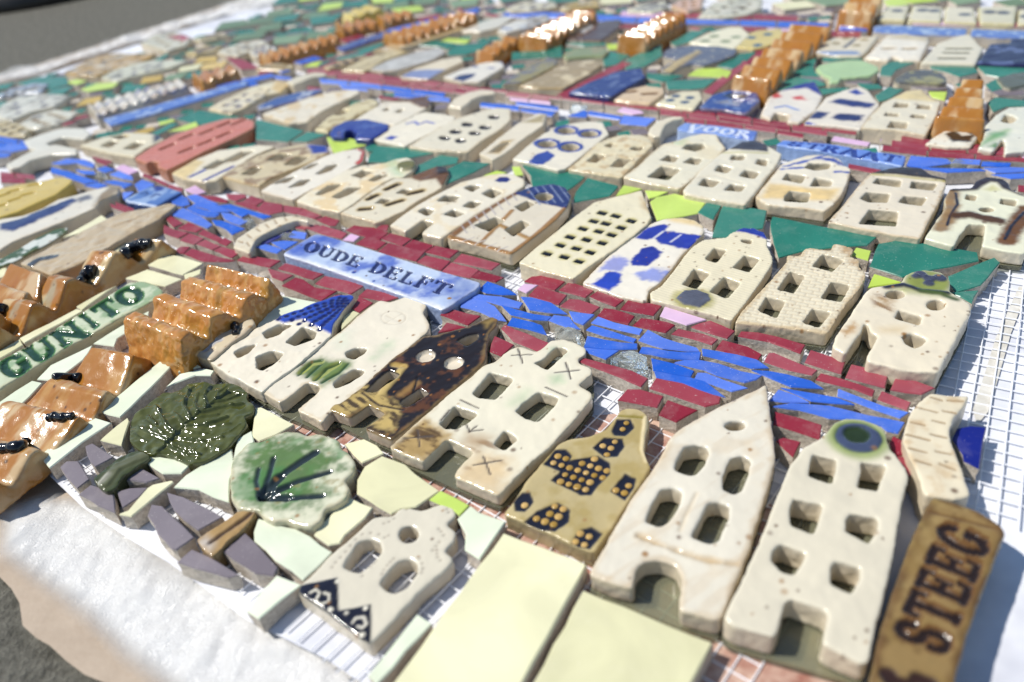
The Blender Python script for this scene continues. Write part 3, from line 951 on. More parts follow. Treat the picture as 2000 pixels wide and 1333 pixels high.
# ------------------------------------------------------------------ front row of clay houses
BR = (0.10, 0.045, 0.012); TAN = (0.48, 0.34, 0.13); INK = (0.012, 0.012, 0.02); COB = (0.016, 0.035, 0.27)
GRN = (0.08, 0.2, 0.04); DGR = (0.03, 0.07, 0.02); YEL = (0.6, 0.42, 0.15); WHT = (0.66, 0.62, 0.52); GREYB = (0.09, 0.1, 0.14)

def wl(*a): return ('line', (Q(a[0]), a[1]), a[2], a[3] if len(a) > 3 else .25, a[4] if len(a) > 4 else None, a[5] if len(a) > 5 else -.4, a[6] if len(a) > 6 else .2)
def wp(*a): return ('poly', Q(a[0]), a[1], a[2] if len(a) > 2 else .5, a[3] if len(a) > 3 else .92, a[4] if len(a) > 4 else 0, a[5] if len(a) > 5 else .6)
def wd(*a): return ('dot', (Q(a[0])[0], a[1]), a[2], a[3] if len(a) > 3 else .4, a[4] if len(a) > 4 else .92, a[5] if len(a) > 5 else 0, a[6] if len(a) > 6 else .3)

dots = [wd('R3 %d,%d' % q, .45, (.3, .26, .2, .6), .3, None, -.45, .05) for q in
        [(600, 470), (570, 510), (540, 545), (510, 580), (480, 610), (460, 640), (640, 440), (690, 432), (740, 440), (775, 460), (770, 375), (800, 365), (830, 345), (905, 290),
         (1150, 290), (1160, 310), (1100, 410), (1115, 425), (1130, 450), (1105, 490), (1085, 515), (1065, 540), (1095, 580), (1110, 600), (985, 590), (1000, 620), (1005, 650), (995, 675),
         (830, 590), (810, 610), (790, 630), (770, 655), (760, 680), (725, 600), (710, 615), (690, 635), (650, 650), (640, 690)]]
clay('clay_house', 'grey-white clay house with scalloped gable and two black triangles', 'clay house',
     Q('R3 248,795 265,745 330,690 440,570 560,470 670,365 710,335 820,330 860,285 930,280 1000,300 1060,275 1120,258 1190,280 1205,330 1140,385 1200,420 1200,480 1130,545 1170,570 1190,600 1150,650 1000,770 830,955 690,1105 640,1085 440,930'),
     [ell(Q('R3 918,440')[0], 19.5, 17), Q('R3 620,482 690,466 748,490 758,540 700,610 625,675 570,662 520,635 580,540'), Q('R3 860,600 920,586 970,620 970,680 900,770 835,800 780,775 745,735 800,660')],
     zt=8.5, vox=.45, base=(.6, .56, .48), ops=[wp('R3 240,810 262,750 492,704 497,902 692,866 690,1045 684,1120 440,960', INK, .25, .97, .25, .15),
     wl('R3 330,800 360,780 385,800 360,850 390,870 440,850 440,810 410,800', .6, WHT, .2, .95, .4), wl('R3 580,980 600,950 650,945 665,985 640,1010 610,1000', .6, WHT, .2, .95, .4),  # white spirals and dots: highlights on the relief, painted as colour
     wd('R3 490,730', .7, WHT, .2, .95, .3), wd('R3 450,900', .8, WHT, .2, .95, .3), wd('R3 660,890', .6, WHT, .2, .95, .3), wd('R3 640,1050', .7, WHT, .2, .95, .3), wd('R3 545,920', .6, WHT, .2, .95, .3)] + dots, speck=8, lump=.3)

BLK = [Q('R6 645,940 680,862 770,862 798,920 740,975 660,970'), Q('R6 520,1050 600,982 720,992 735,1040 690,1110 600,1112'), Q('R6 360,1130 480,1112 560,1102 640,1150 640,1220 560,1290 500,1333 330,1260 300,1200'),
       Q('R6 205,1155 280,1060 350,1058 392,1100 360,1165 320,1205'), Q('R2 590,185 680,78 748,108 735,165 680,242'), Q('R2 10,240 60,190 110,190 130,250 80,310 20,300'), Q('R2 60,380 150,300 280,250 350,300 345,370 260,430 170,420'), Q('R2 350,500 400,420 480,395 545,440 470,535 400,520')]
BLK[2] = Q('F 1090,925 1108,899 1144,894 1168,891 1192,905 1192,926 1170,948 1155,968 1133,968 1100,950 1075,938')
h2ax = (Q('F 1072,1040')[0], Q('F 1222,800')[0])
cl = [('poly', b, INK, .3, .97, -.35, .3) for b in BLK]
PN = []
_A, _B = Wp(h2ax, 6.4 * MM); _u = (_B - _A) / np.linalg.norm(_B - _A); _v = np.array([_u[1], -_u[0]])
for b in BLK:
    w_ = Wp(b, 6.4 * MM)
    for i in range(-4, 40):
        for k in range(-14, 15):
            q = _A + _u * i * 3.0 * MM + _v * k * 2.6 * MM
            if sdpoly(np.array([q[0]]), np.array([q[1]]), w_)[0] < -.8 * MM: PN.append(q)
h2 = clay('clay_house', 'tan bell-gabled clay house covered with black window grids', 'clay house',
     Q('F 984,1003 1000,985 1030,935 1060,902 1093,866 1114,857 1150,853 1183,839 1205,812 1212,801 1228,797 1249,799 1262,808 1268,820 1267,836 1261,860 1258,884 1264,902 1271,912 1255,938 1232,972 1212,1006 1192,1037 1160,1080 1130,1070 1060,1036'),
     zt=9.5, vox=.42, base=(.44, .36, .19), side=(.36, .29, .16), rim=((.5, .4, .2), 2.5, .6), speck=15,
     ops=[('noise', (.34, .25, .07), 6, .45, .65, .6), wl('R6 700,840 870,850', 1.2, (.25, .2, .04), .4, .9, -.5), wl('R6 870,850 860,960 850,1060 880,1140', 1.6, (.55, .46, .27), .4, .9, .5)] + cl)

for q in PN:                             # little raised amber panes in the black grids
    d_ = Vector((q[0], q[1], 6.3 * MM)) - CAM; k_ = FPX / d_.dot(FW)
    inlay(h2, 'window_pane', [(1000 + d_.dot(RT) * k_, 666.5 - d_.dot(UP) * k_)], 6.2, M_AMBER, 1.08, .36)

clay('clay_house', 'white pointed-gable clay house with arched doorway and four windows', 'clay house',
     Q('F 1150,1122 1158,1105 1190,1050 1225,985 1262,935 1285,900 1308,857 1328,836 1400,796 1480,758 1497,749 1503,790 1511,850 1515,892 1500,950 1482,1010 1462,1075 1437,1140 1412,1205 1398,1212 1326,1192 1332,1130 1318,1103 1290,1093 1260,1095 1243,1110 1237,1150 1200,1140'),
     [ell((1436, 831), 21, 10), Q('R6 1120,1040 1200,1027 1270,1042 1285,1080 1240,1170 1190,1225 1140,1225 1060,1190 1070,1130'), Q('F 1426,893 1450,888 1468,899 1462,926 1450,958 1432,965 1413,955 1412,930'),
      Q('R2 890,167 960,158 1025,190 1010,260 950,360 890,400 800,365 840,270'), Q('R2 1180,250 1250,242 1310,270 1300,350 1240,480 1190,500 1075,455 1130,350')],
     zt=13, glass=True, vox=.5, base=(.66, .62, .52), speck=30, rim=((.42, .27, .11), 2.2, .35), lump=.4,
     ops=[('noise', (.55, .43, .28), 14, .52, .75, .5), ('streak', (.42, .27, .12), ((1300, 870), (1490, 760)), 2.2, .56, .75, .18), wl('R2 760,450 880,500 1050,560 1200,600 1350,620', 1.4, (.42, .28, .12, .7), 1.2, None, -.6, .8), wl('R2 1110,200 1060,300 1010,420', 1, (.5, .38, .22, .4), 1.0, None, -.4)])

clay('clay_house', 'large white clay house with blue eye in its rounded gable', 'clay house',
     Q('F 1413,1206 1425,1180 1460,1110 1490,1040 1510,990 1525,950 1545,907 1570,873 1600,858 1614,846 1629,825 1650,817 1680,817 1712,828 1729,840 1734,860 1740,878 1752,893 1772,918 1774,931 1766,965 1759,1000 1750,1055 1740,1108 1724,1176 1711,1225 1698,1285 1688,1296 1660,1284 1606,1256 1618,1200 1610,1192 1545,1168 1534,1172 1522,1225 1512,1245 1430,1222'),
     [Q('R5 290,1087 450,1117 440,1200 420,1280 260,1230 280,1140'), Q('R5 605,1135 770,1165 745,1240 715,1330 580,1305 600,1220'), Q('R1 150,227 330,262 310,330 275,440 135,390 130,300'),
      Q('R1 490,312 665,342 660,420 605,498 460,420 470,350'), Q('R1 70,492 230,552 210,600 160,680 80,665 15,590 30,540'), Q('R1 400,602 560,642 550,720 500,803 375,740 375,650')],
     zt=15, glass=True, vox=.5, base=(.63, .58, .49), speck=45, lump=.45, smooth=4,
     ops=[wd('R5 585,985', 8.5, (.2, .28, .04, .75), 1.8), wd('R5 585,980', 6.4, (.06, .1, .02), .8), wd('R5 588,985', 6.0, (.05, .065, .12), .4, .97, .4), wd('R5 575,965', 3.6, (.02, .035, .01), .4, .97, -.7)])

XM = ['R7 960,985 1150,970', 'R7 1050,930 1065,1040', 'R7 1415,1160 1600,1130', 'R7 1480,1105 1525,1220', 'R6 40,405 70,495', 'R6 0,445 130,440', 'R6 350,492 385,602', 'R6 280,560 440,542', 'R7 1390,940 1370,900', 'R7 1390,940 1440,905', 'R7 1390,940 1480,930', 'R6 220,655 360,715', 'R7 1330,735 1450,790', 'R7 1260,800 1200,870']
clay('clay_house', 'greenish white clay house scratched with crosses, brown at its feet', 'clay house',
     Q('F 760,873 788,848 818,821 840,803 869,776 899,752 920,737 934,722 946,713 967,707 985,690 1000,680 1018,677 1048,687 1060,680 1075,665 1102,662 1129,671 1145,680 1144,692 1129,701 1132,710 1156,719 1157,731 1147,738 1129,752 1156,767 1157,776 1132,809 1105,839 1075,872 1042,899 1015,926 1000,940 978,965 972,967 930,950 886,931 892,917 926,884 875,858 868,862 827,901 795,890'),
     [Q('F 922,768 957,727 1000,738 1002,743 968,780 935,777'), Q('F 1006,803 1020,787 1052,765 1092,777 1083,794 1051,824 1027,818'), Q('F 858,827 888,792 935,809 920,821 893,838 869,838'), Q('F 963,868 986,839 1012,858 985,880'), Q('R6 142,495 200,472 290,387 370,410 310,470 230,543')],
     zt=10.8, glass=True, vox=.48, base=(.65, .605, .49), speck=30, rim=((.5, .42, .28), 1.5, .4),
     ops=[wp('F 755,880 830,815 880,850 870,870 825,905', (.4, .27, .1), 2.5, .9, 0, 1.5), wp('F 880,935 930,885 1000,900 975,970', (.55, .38, .18, .7), 4, .9, 0, 2), 
          ('pnoise', Q('F 755,880 830,815 880,850 870,870 825,905'), (.06, .028, .008), 2.2, .47, .6, .85, ((760, 873), (830, 903))), ('pnoise', Q('F 880,935 930,885 1000,900 975,970'), (.25, .12, .03), 2.2, .52, .66, .7, ((886, 930), (975, 966))), ('pnoise', Q('F 900,870 960,850 985,880 930,890'), (.2, .09, .02), 2.2, .47, .6, .7, ((886, 930), (975, 966))), wp('R6 0,760 60,700 100,680 80,740', (.3, .45, .25, .6), 5), wp('R6 250,590 310,580 330,620 270,630', (.25, .42, .22, .7), 3), wp('R6 260,400 300,400 330,440 270,470', (.15, .35, .2, .7), 3), wp('F 915,845 960,855 940,880 900,868', (.3, .16, .04, .6), 3)]
     + [wl(s, .55, (.07, .055, .045), .2, None, -.7, .08) for s in XM])

clay('clay_house', 'dark brown glazed clay house with two round white eyes', 'clay house',
     Q('R7 470,805 500,770 570,710 680,640 690,630 800,550 900,460 1000,380 1090,320 1180,312 1290,280 1400,250 1535,190 1578,212 1562,258 1520,300 1502,370 1495,470 1480,500 1400,570 1300,660 1200,740 1100,830 1000,910 905,985 880,1000 705,922 840,826 735,766 612,852'),
     [Q('R7 1308,350 1380,312 1450,302 1440,342 1370,388'), Q('R7 710,678 860,540 940,570 900,610 760,688'), Q('R7 930,750 1060,660 1130,690 1080,722 980,783')],
     zt=10.8, glass=True, vox=.48, base=(.016, .01, .007), side=(.55, .47, .37), gloss=.97, lump=.35,
     ops=[('noise', (.2, .07, .015), 5, .54, .7, .45), ('streak', (.42, .28, .08), ((690, 700), (790, 760)), 1.6, .53, .6, .9) if False else ('spk', 40, (.3, .12, .02), .8),
          wp('R7 475,800 690,640 860,720 960,770 960,850 880,940 720,900 840,826 735,766 612,840', (.46, .33, .11), 1.5, .9, 0, 2.5), ('pnoise', Q('R7 470,805 690,630 960,750 960,860 880,1000 705,922 840,826 735,766 612,852'), (.03, .015, .007), 1.5, .46, .58, .9, tuple(Q('R7 480,790 560,840'))),
          wl('R7 960,520 900,600 820,690', 2.6, (.45, .33, .12), .6, .95, .3), wl('R7 900,510 960,520', 2.5, (.42, .28, .08), .6), wl('R7 1040,630 950,700', 3, (.25, .14, .04), 1.2, .95, 0, 1), wl('R7 1050,590 1010,720', .8, (.01, .008, .006), .3),
          wl('R7 690,690 800,770 960,800', .8, (.02, .01, .006), .3), wp('R7 1480,230 1535,200 1560,215 1500,270', (.3, .2, .05, .8), 1.5),
          wd('R7 1105,450', 3.3, (.6, .53, .42), .25, .9, -1.3), wd('R7 1285,497', 3.3, (.6, .53, .42), .25, .9, -1.3)])

clay('clay_house', 'cream clay house with two green arched windows and incised circle', 'clay house',
     Q('R7 40,685 60,650 160,570 270,480 390,400 490,330 550,290 640,210 740,130 800,92 830,92 870,102 920,85 1000,55 1050,45 1100,62 1110,130 1085,168 1110,205 1130,250 1120,290 1000,400 880,490 770,590 670,680 560,760 470,830 430,882 268,798 400,692 413,648 330,628 205,732 150,762'),
     [Q('R7 580,430 650,396 728,402 700,440 640,475 592,460'), Q('R7 500,622 560,572 640,532 710,546 680,580 600,630 512,664')],
     zt=10.8, glass=True, vox=.48, base=(.65, .6, .51), speck=35, lump=.4,
     ops=[('line', (ell(Q('R7 895,205')[0], 24, 13, 24) + [ell(Q('R7 895,205')[0], 24, 13, 24)[0]], .5), (.5, .44, .34, .5), .2, None, -.4, .1), wl('R7 840,240 950,180', .5, (.5, .44, .34, .5), .2), wl('R7 850,190 950,240', .5, (.5, .44, .34, .5), .2),
          wp('R7 255,575 320,490 420,460 470,480 620,480 600,540 440,650 390,600', (.1, .16, .02, .95), 2.6, .95, 0, 1.5), wl('R7 290,560 360,500 420,490', 3.0, (.3, .33, .08), .4, .97, -.5), wl('R7 390,600 470,540 530,500', 3.0, (.3, .33, .08), .4, .97, -.5),
          wl('R7 275,580 300,545 365,485 430,475', 1.0, DGR, .5), wl('R7 330,590 430,500', 1.1, DGR, .5), wl('R7 380,610 460,530 540,490', 1.0, DGR, .5), wl('R7 430,625 540,560 600,500', 1.2, DGR, .6), wp('R7 760,470 840,380 880,370 830,440', (.2, .4, .2, .45), 4, .9, 0, 2), wp('R7 520,300 600,300 580,400 540,390', (.4, .55, .4, .35), 5)])

chk = []
for i in range(9):
    for j in range(5):
        u, v = (i + .5 * (j % 2)) / 9.0, j / 5.0
        # roof quad in crop R7
        x = (150 * (1 - v) + 480 * v) * (1 - u) + (600 * (1 - v) + 620 * v) * u
        y = (215 * (1 - v) + 290 * v) * (1 - u) + (72 * (1 - v) + 105 * v) * u
        chk.append(wd('R7 %d,%d' % (x, y), 1.15, (.01, .014, .09), .3, .97, -.35))
clay('clay_house', 'small cream clay house with a cobalt chequered roof', 'clay house',
     Q('F 408,706 430,690 455,672 490,648 520,632 539,624 554,613 590,604 620,592 659,580 686,577 694,582 680,598 665,616 653,632 648,653 620,680 590,707 566,725 530,750 512,766 495,757 450,735'),
     [Q('R7 35,300 150,242 238,252 130,320 62,338'), Q('R7 192,360 300,262 393,290 370,340 250,388'), Q('F 500,697 532,686 555,691 541,708 512,724 501,720'), Q('F 456,688 480,676 502,672 485,690 465,700')],
     zt=12, glass=True, vox=.48, base=(.66, .61, .52), speck=30, lump=.55,
     ops=[wp('R7 125,218 180,178 300,148 400,108 530,62 640,55 650,80 600,130 550,190 512,245 497,308 400,265 300,215 180,240', (.022, .06, .36), .6, .97, .5, .5), ('bump', 3, .25)] + chk)

# street sign at the right, near the lens
clay('street_sign', 'long tan street sign with burnt brown letters lying at the right edge', 'street sign',
     Q('F 1822,970 1857,978 1906,994 1951,1020 1965,1036 1958,1056 1938,1108 1912,1176 1890,1241 1873,1303 1860,1380 1850,1440 1690,1440 1698,1340 1708,1280 1722,1222 1738,1172 1760,1108 1786,1040 1808,994'),
     zt=13, vox=.5, base=(.42, .31, .12), side=(.36, .27, .13), rim=((.06, .03, .008), 3.0, .85), lump=.3, smooth=4, gloss=.6,
     ops=[('noise', (.33, .24, .07), 8, .45, .65, .6), wl('F 1812,998 1960,1035', .7, (.08, .04, .01), .5, None, -.5),
          wl('F 1890,1035 1850,1130 1795,1270 1770,1333', 21, (.13, .06, .014, .6), 5, None, 0, 5), ('noise', (.1, .05, .012), 4, .56, .68, .45),
          ('text', 'STEEG', [(1850, 1286), (1940, 1052), (1852, 1012), (1748, 1246)], [.9, 1.0, .95, .95, 1.0], (.13, .06, .014), .05), ('text', 'STEEG', [(1842, 1282), (1932, 1048), (1844, 1008), (1740, 1242)], [.9, 1.0, .95, .95, 1.0], (.13, .06, .014), .05), ('text', 'STEEG', [(1849, 1278), (1939, 1044), (1851, 1004), (1747, 1238)], [.9, 1.0, .95, .95, 1.0], (.13, .06, .014), .05), ('text', 'STEEG', [(1843, 1290), (1933, 1056), (1845, 1016), (1741, 1250)], [.9, 1.0, .95, .95, 1.0], (.13, .06, .014), .05), ('text', 'STEEG', [(1846, 1284), (1936, 1050), (1848, 1010), (1744, 1244)], [.9, 1.0, .95, .95, 1.0], (.01, .005, .003), .55), wl('F 1735,1318 1745,1333 1790,1345', 4, (.03, .012, .006), .6), wl('F 1795,1328 1815,1335', 4, (.03, .012, .006), .6)],
     part='plate')
# ------------------------------------------------------------------ middle row of houses along the far bank of the canal
def sq(s, k=1.0):
    """list of square-ish openings"""
    return QM(s)
clay('clay_house', 'cream clay house with clover medallion on its round gable', 'clay house',
     Q('F 1626,677 1632,656 1650,630 1670,600 1690,570 1702,561 1730,556 1760,551 1768,538 1785,530 1810,527 1840,532 1857,548 1856,568 1872,578 1897,594 1897,610 1880,640 1862,675 1847,700 1834,728 1760,722 1692,705 1696,690 1716,655 1700,648 1691,624 1684,645 1651,691'),
     [ell(Q('R5 830,47')[0], 19, 9), ell(Q('R5 1093,117')[0], 18, 11), Q('R5 825,205 850,150 1005,190 985,250'), Q('R5 868,320 935,297 1040,340 1000,380 955,398 900,370')],
     zt=14.5, glass=True, vox=.5, base=(.64, .58, .45), speck=40, lump=.35,
     ops=[wp('R5 790,30 1190,70 1180,-20 1100,-60 960,-60', (.25, .28, .05, .7), 3), wd('F 1812,549', 7.3, (.2, .24, .04, .9), 1.6), wl('R9 920,1125 1060,1105 1200,1150 1400,1170', 2.4, (.02, .02, .03), .7, .97, .3), wl('R9 1200,1150 1350,1175 1470,1220', 2.2, (.06, .09, .02), 1.2, .9, 0),
          wd('R9 1190,1030', 2.4, (.05, .055, .09), .4, .97, .5), wd('R9 1260,1060', 2.2, (.05, .055, .09), .4, .97, .5), wd('R9 1340,1055', 2.4, (.05, .055, .09), .4, .97, .5), wd('R9 1255,1095', 1.9, (.05, .055, .09), .4, .97, .5), wd('R9 1150,1045', 1.5, (.05, .055, .09), .4, .97, .5),
          ('pnoise', Q('R5 640,40 840,40 830,190 690,170'), (.16, .07, .015), 2.5, .5, .66, .8, ((1700, 580), (1750, 600))), ('pnoise', Q('R5 430,330 560,220 600,260 500,380'), (.2, .09, .02), 2.5, .45, .6, .8, ((1700, 580), (1750, 600))), wp('R5 700,60 820,70 800,150 720,110', (.32, .18, .05, .75), 3, .8, 0, 3), wp('R5 480,290 560,240 570,290 500,330', (.38, .2, .05, .8), 2, .8, 0, 2), wp('R5 730,270 900,260 880,300 740,300', (.5, .35, .15, .5), 3)])
clay('clay_house', 'cream clay house with stepped gable and incised brickwork', 'clay house',
     Q('F 1435,631 1445,612 1470,585 1500,553 1525,525 1538,509 1537,499 1562,499 1572,486 1582,484 1622,490 1628,476 1637,476 1667,485 1666,496 1658,500 1680,508 1678,522 1690,530 1691,541 1680,562 1655,592 1632,626 1616,652 1560,644 1500,636'),
     [Q('R9 345,958 430,862 598,910 500,1003'), Q('R9 72,1143 172,997 293,1030 200,1173'), Q('R9 412,1208 492,1077 648,1102 570,1238'), Q('F 1480,606 1497,579 1535,588 1516,622'), Q('R5 222,230 292,142 413,167 330,268')],
     zt=12, glass=True, vox=.45, base=(.66, .6, .48), speck=45, lump=.2, ops=[('brick', (1500, 633), (1614, 652), (1560, 560), 2.1, 4.3), wp('R9 600,800 680,830 660,880 560,850', (.36, .2, .06, .7), 2, .7, 0, 2), wp('R9 640,910 720,920 700,960 650,950', (.36, .2, .06, .6), 1.5, .7, 0, 1.5)])
clay('clay_house', 'cream scored clay house with grey-blue blot and dark blue cap', 'clay house',
     Q('F 1269,572 1290,560 1315,530 1337,500 1355,480 1375,468 1420,464 1425,457 1437,452 1450,446 1472,447 1492,455 1499,468 1498,480 1508,500 1509,515 1490,545 1465,580 1440,612 1430,626 1400,617 1340,602 1272,586'),
     [Q('R10 1507,905 1580,817 1680,832 1600,933'), Q('R10 1722,973 1820,872 1938,905 1850,1008'), Q('R10 1327,1103 1425,977 1548,1015 1440,1138'), Q('R10 1542,1160 1660,1042 1793,1090 1680,1213'), Q('R10 1788,750 1880,752 1862,790 1800,776')],
     zt=11.5, glass=True, vox=.45, base=(.65, .59, .46), speck=45, lump=.2,
     ops=[('ridge', (1340, 600), (1460, 480), 1.5, .12), wd('R6 1180,82', 7.4, (.3, .27, .04, .8), 2.2, None, 0, 1.2), wp('R6 1065,80 1120,25 1200,20 1280,50 1290,90 1220,140 1120,120', (.085, .09, .12), .4, .75, .4, .4), wp('R10 1745,690 1800,660 1890,665 1980,700 2005,760 1900,720 1800,700', COB, .5, .97, .4)])
clay('clay_house', 'flat white clay house daubed with cobalt brush strokes', 'clay house',
     Q('R10 545,1097 640,992 760,872 880,772 980,702 1060,642 1120,612 1200,587 1330,580 1430,600 1490,640 1505,690 1440,765 1340,860 1250,980 1150,1095 1070,1150 1055,1230 1035,1240 850,1200'),
     zt=10.5, vox=.5, base=(.68, .64, .56), speck=50, lump=.15,
     ops=[wp('R10 1180,585 1330,580 1430,600 1500,660 1400,640 1250,610', (.62, .46, .2, .8), 2), wp('R10 965,742 1050,662 1190,630 1225,650 1110,742 1060,758', (.02, .035, .3), .8, .95, 0, 1), wp('R10 1120,740 1190,682 1320,702 1480,722 1400,830 1290,820 1140,772', (.02, .035, .3), .8, .95, 0, 1),
          wl('R10 1110,740 1180,690', 1.2, (.5, .5, .55), .4, None, 0), wl('R10 1240,770 1320,715', 1.0, (.45, .45, .55), .4, None, 0), wp('R10 930,922 1010,822 1100,806 1180,850 1100,930 1060,965 940,950', (.018, .03, .26), .7, .95, 0, 1), wp('R10 790,880 920,920 860,990 680,1000', (.08, .12, .5, .7), 1.5, .95, 0, 2),
          wp('R10 625,1100 760,1002 850,1012 850,1090 760,1150', (.02, .05, .38), .9, .95, 0, 1), wp('R10 950,1020 1100,970 1250,1000 1160,1090 1000,1060', (.1, .16, .55, .75), 1.8, .95, 0, 2.5), ('noise', (.02, .03, .2), 4, .72, .8, .0)])
DM = [(705, 545), (812, 568), (932, 605), (640, 610), (735, 628), (855, 658), (555, 668), (678, 690), (780, 715), (455, 732), (583, 752), (705, 778), (378, 796), (503, 820), (612, 850), (275, 862), (410, 887), (525, 922)]
h18 = clay('clay_house', 'cream pointed clay house with eighteen small dark square windows', 'clay house',
     Q('R10 50,932 130,862 250,762 400,642 530,542 640,460 830,410 1015,366 1040,440 1090,580 1060,632 950,722 800,832 650,932 560,1002 480,1058 250,1005'),
     zt=12, vox=.42, base=(.64, .59, .45), speck=20, lump=.2, rim=((.5, .36, .16), 1.2, .3),
     ops=[wp('R10 830,410 1015,366 900,400', (.42, .24, .06, .7), 1.5), wp('R10 1000,420 1060,480 1070,540 1020,500', (.42, .24, .06, .6), 2)] +
         [wd('R10 %d,%d' % q, 2.5, (.42, .36, .08, .8), 1.4, None, 0) for q in DM] + [wp('R10 %d,%d %d,%d %d,%d %d,%d' % (x - 48, y + 4, x - 18, y - 20, x + 48, y - 3, x + 18, y + 22), (.012, .012, .009), .35, .95, -.6, .15) for x, y in DM])
for x, y in DM:                          # pools of black glaze in the dents
    cut = Q('R10 %d,%d %d,%d %d,%d %d,%d' % (x - 42, y + 4, x - 15, y - 16, x + 42, y - 3, x + 15, y + 18))
    v, f = prism(Wp(cut, 7.6 * MM), [], 7.3 * MM, 7.75 * MM); c = np.mean(np.array(v), 0)
    me = bpy.data.meshes.new('window'); me.from_pydata([tuple(np.array(a) - c) for a in v], [], f); me.materials.append(M_BLACK); me.update()
    link('window', me, c, h18)
clay('clay_house', 'half-timbered brown and cream clay house with ribbed navy roof', 'clay house',
     Q('F 873,463 900,441 930,421 962,401 1005,376 1040,365 1080,360 1105,367 1116,384 1109,405 1087,430 1050,460 1012,489 998,499 940,482 878,468'),
     [Q('F 925,440 968,424 986,432 955,452'), Q('F 985,448 1020,430 1035,438 1003,462'), Q('F 1005,404 1030,392 1045,398 1020,414'), ell(Q('R10 250,420')[0], 18, 8)],
     zt=12, glass=True, vox=.5, base=(.62, .56, .46), speck=15,
     ops=[wl('F 876,464 962,402 1005,377', 4.5, (.2, .09, .02), .8, .97, .3), wl('F 876,464 998,498', 4.5, (.3, .15, .04), .8, .97, .2), wl('F 998,497 1050,458 1108,405', 3.5, (.3, .16, .05), .8, .97, .3), wl('F 935,478 1000,412', 2.2, (.32, .17, .05), .6, .97, .3), wl('F 960,432 1030,465', 2.5, (.35, .2, .06), .6, .97, .2)]
     + [wl('F %d,%d %d,%d' % (900 + i * 14, 440 - i * 9, 912 + i * 14, 456 - i * 9), .7, (.4, .36, .34), .3, .95, .3) for i in range(8)] + [wl('F %d,%d %d,%d' % (905 + i * 22, 473 + i * 6, 925 + i * 22, 464 + i * 6), .7, (.45, .4, .36), .3, .95, .3) for i in range(4)]
     + [wp('F 1003,378 1040,364 1080,358 1107,366 1118,384 1108,408 1075,402 1040,392', (.02, .03, .12), .5, .97, .3)] + [wl('F %d,%d %d,%d' % (1030 + i * 15, 370 - i * 2, 1055 + i * 15, 400 - i), .6, (.2, .24, .36), .3, .97, .4) for i in range(5)])
clay('clay_house', 'long white clay house with blue oval in its gable', 'clay house',
     Q('F 760,440 775,427 812,402 850,380 900,355 950,342 980,338 1005,340 1025,350 1026,362 1008,374 960,402 930,420 900,440 873,459 862,466 823,456 830,448 849,434 826,430 797,450 792,453'),
     QM('R11 1262,530 1320,502 1398,520 1340,568; 1462,550 1540,512 1638,545 1560,578; 1412,450 1480,402 1598,412 1540,458; 1612,490 1680,447 1768,460 1700,508; 1622,345 1680,322 1768,332 1690,378; 1762,390 1840,352 1928,380 1850,428'),
     zt=12, glass=True, vox=.55, base=(.66, .61, .51), speck=30, ops=[('noise', (.6, .45, .22), 9, .58, .72, .4), wp('R11 1865,290 1900,265 1960,262 1995,285 1960,305 1900,305', (.012, .012, .14), .4, .97, -.3)])
clay('clay_house', 'cream clay house with slit black windows and brown glazed top', 'clay house',
     Q('R11 655,547 760,482 880,392 1000,312 1080,272 1200,270 1300,222 1420,180 1490,190 1512,240 1450,350 1300,432 1150,532 1000,602 940,622 800,585'),
     QM('R11 1090,390 1150,355 1225,360 1165,395; 925,470 985,430 1060,435 1000,475'), zt=11.5, vox=.55, base=(.64, .58, .46), speck=20,
     ops=[wp('R11 1200,268 1300,218 1420,175 1500,185 1520,250 1460,350 1400,280 1280,300', (.14, .06, .012), 1.2, .95, .3), wp('R11 1400,180 1500,190 1510,240 1420,250', (.03, .02, .012), 1.5, .95, .3)] +
         [wl('R11 %d,%d %d,%d' % q, 5.0, (.5, .34, .1, .8), 1.0, None, 0) for q in [(1020, 360, 1110, 320), (1195, 395, 1295, 370), (880, 435, 945, 405), (1030, 480, 1140, 445), (820, 515, 890, 510)]] +
         [wl('R11 %d,%d %d,%d' % q, 3.2, (.03, .018, .008), .5, .95, -.8) for q in [(1020, 360, 1110, 320), (1195, 395, 1295, 370), (880, 435, 945, 405), (1030, 480, 1140, 445), (820, 515, 890, 510)]])
clay('clay_house', 'cream clay house topped with an olive green glazed ball', 'clay house',
     Q('R11 312,452 420,372 560,292 700,212 840,172 1000,152 1100,120 1190,112 1245,145 1240,200 1150,268 1080,268 1000,306 880,386 760,476 655,540 500,512'),
     QM('R11 742,250 830,207 928,217 820,273; 872,290 960,242 1048,244 930,298; 462,400 560,327 678,314 600,368 500,408; 592,420 720,342 838,338 740,398 650,433'), zt=11.5, vox=.55, base=(.66, .6, .47), speck=20,
     ops=[('noise', (.62, .42, .16), 9, .5, .66, .6), wp('R11 1000,150 1100,120 1150,260 1080,250', (.35, .5, .3, .7), 4), wd('R11 1180,185', 5.5, (.14, .13, .03), 1.5, .95, 1.5)])
clay('clay_house', 'white clay house with red painted gable edge in the middle row', 'clay house',
     Q('R11 32,372 130,312 300,222 450,142 560,92 700,52 800,36 850,60 832,130 800,162 660,242 520,322 400,382 290,442 160,410'),
     QM('R11 352,210 430,162 518,147 420,198; 462,240 560,172 648,162 580,218 500,243; 122,320 220,272 318,257 240,308; 242,350 340,287 438,277 370,328'), zt=11.5, vox=.6, base=(.66, .61, .52), speck=15,
     ops=[wl('R11 800,38 855,62 832,130 800,150', 3.5, (.5, .04, .03), .8), wl('R11 800,38 700,55', 1.5, (.5, .06, .05), .6)])
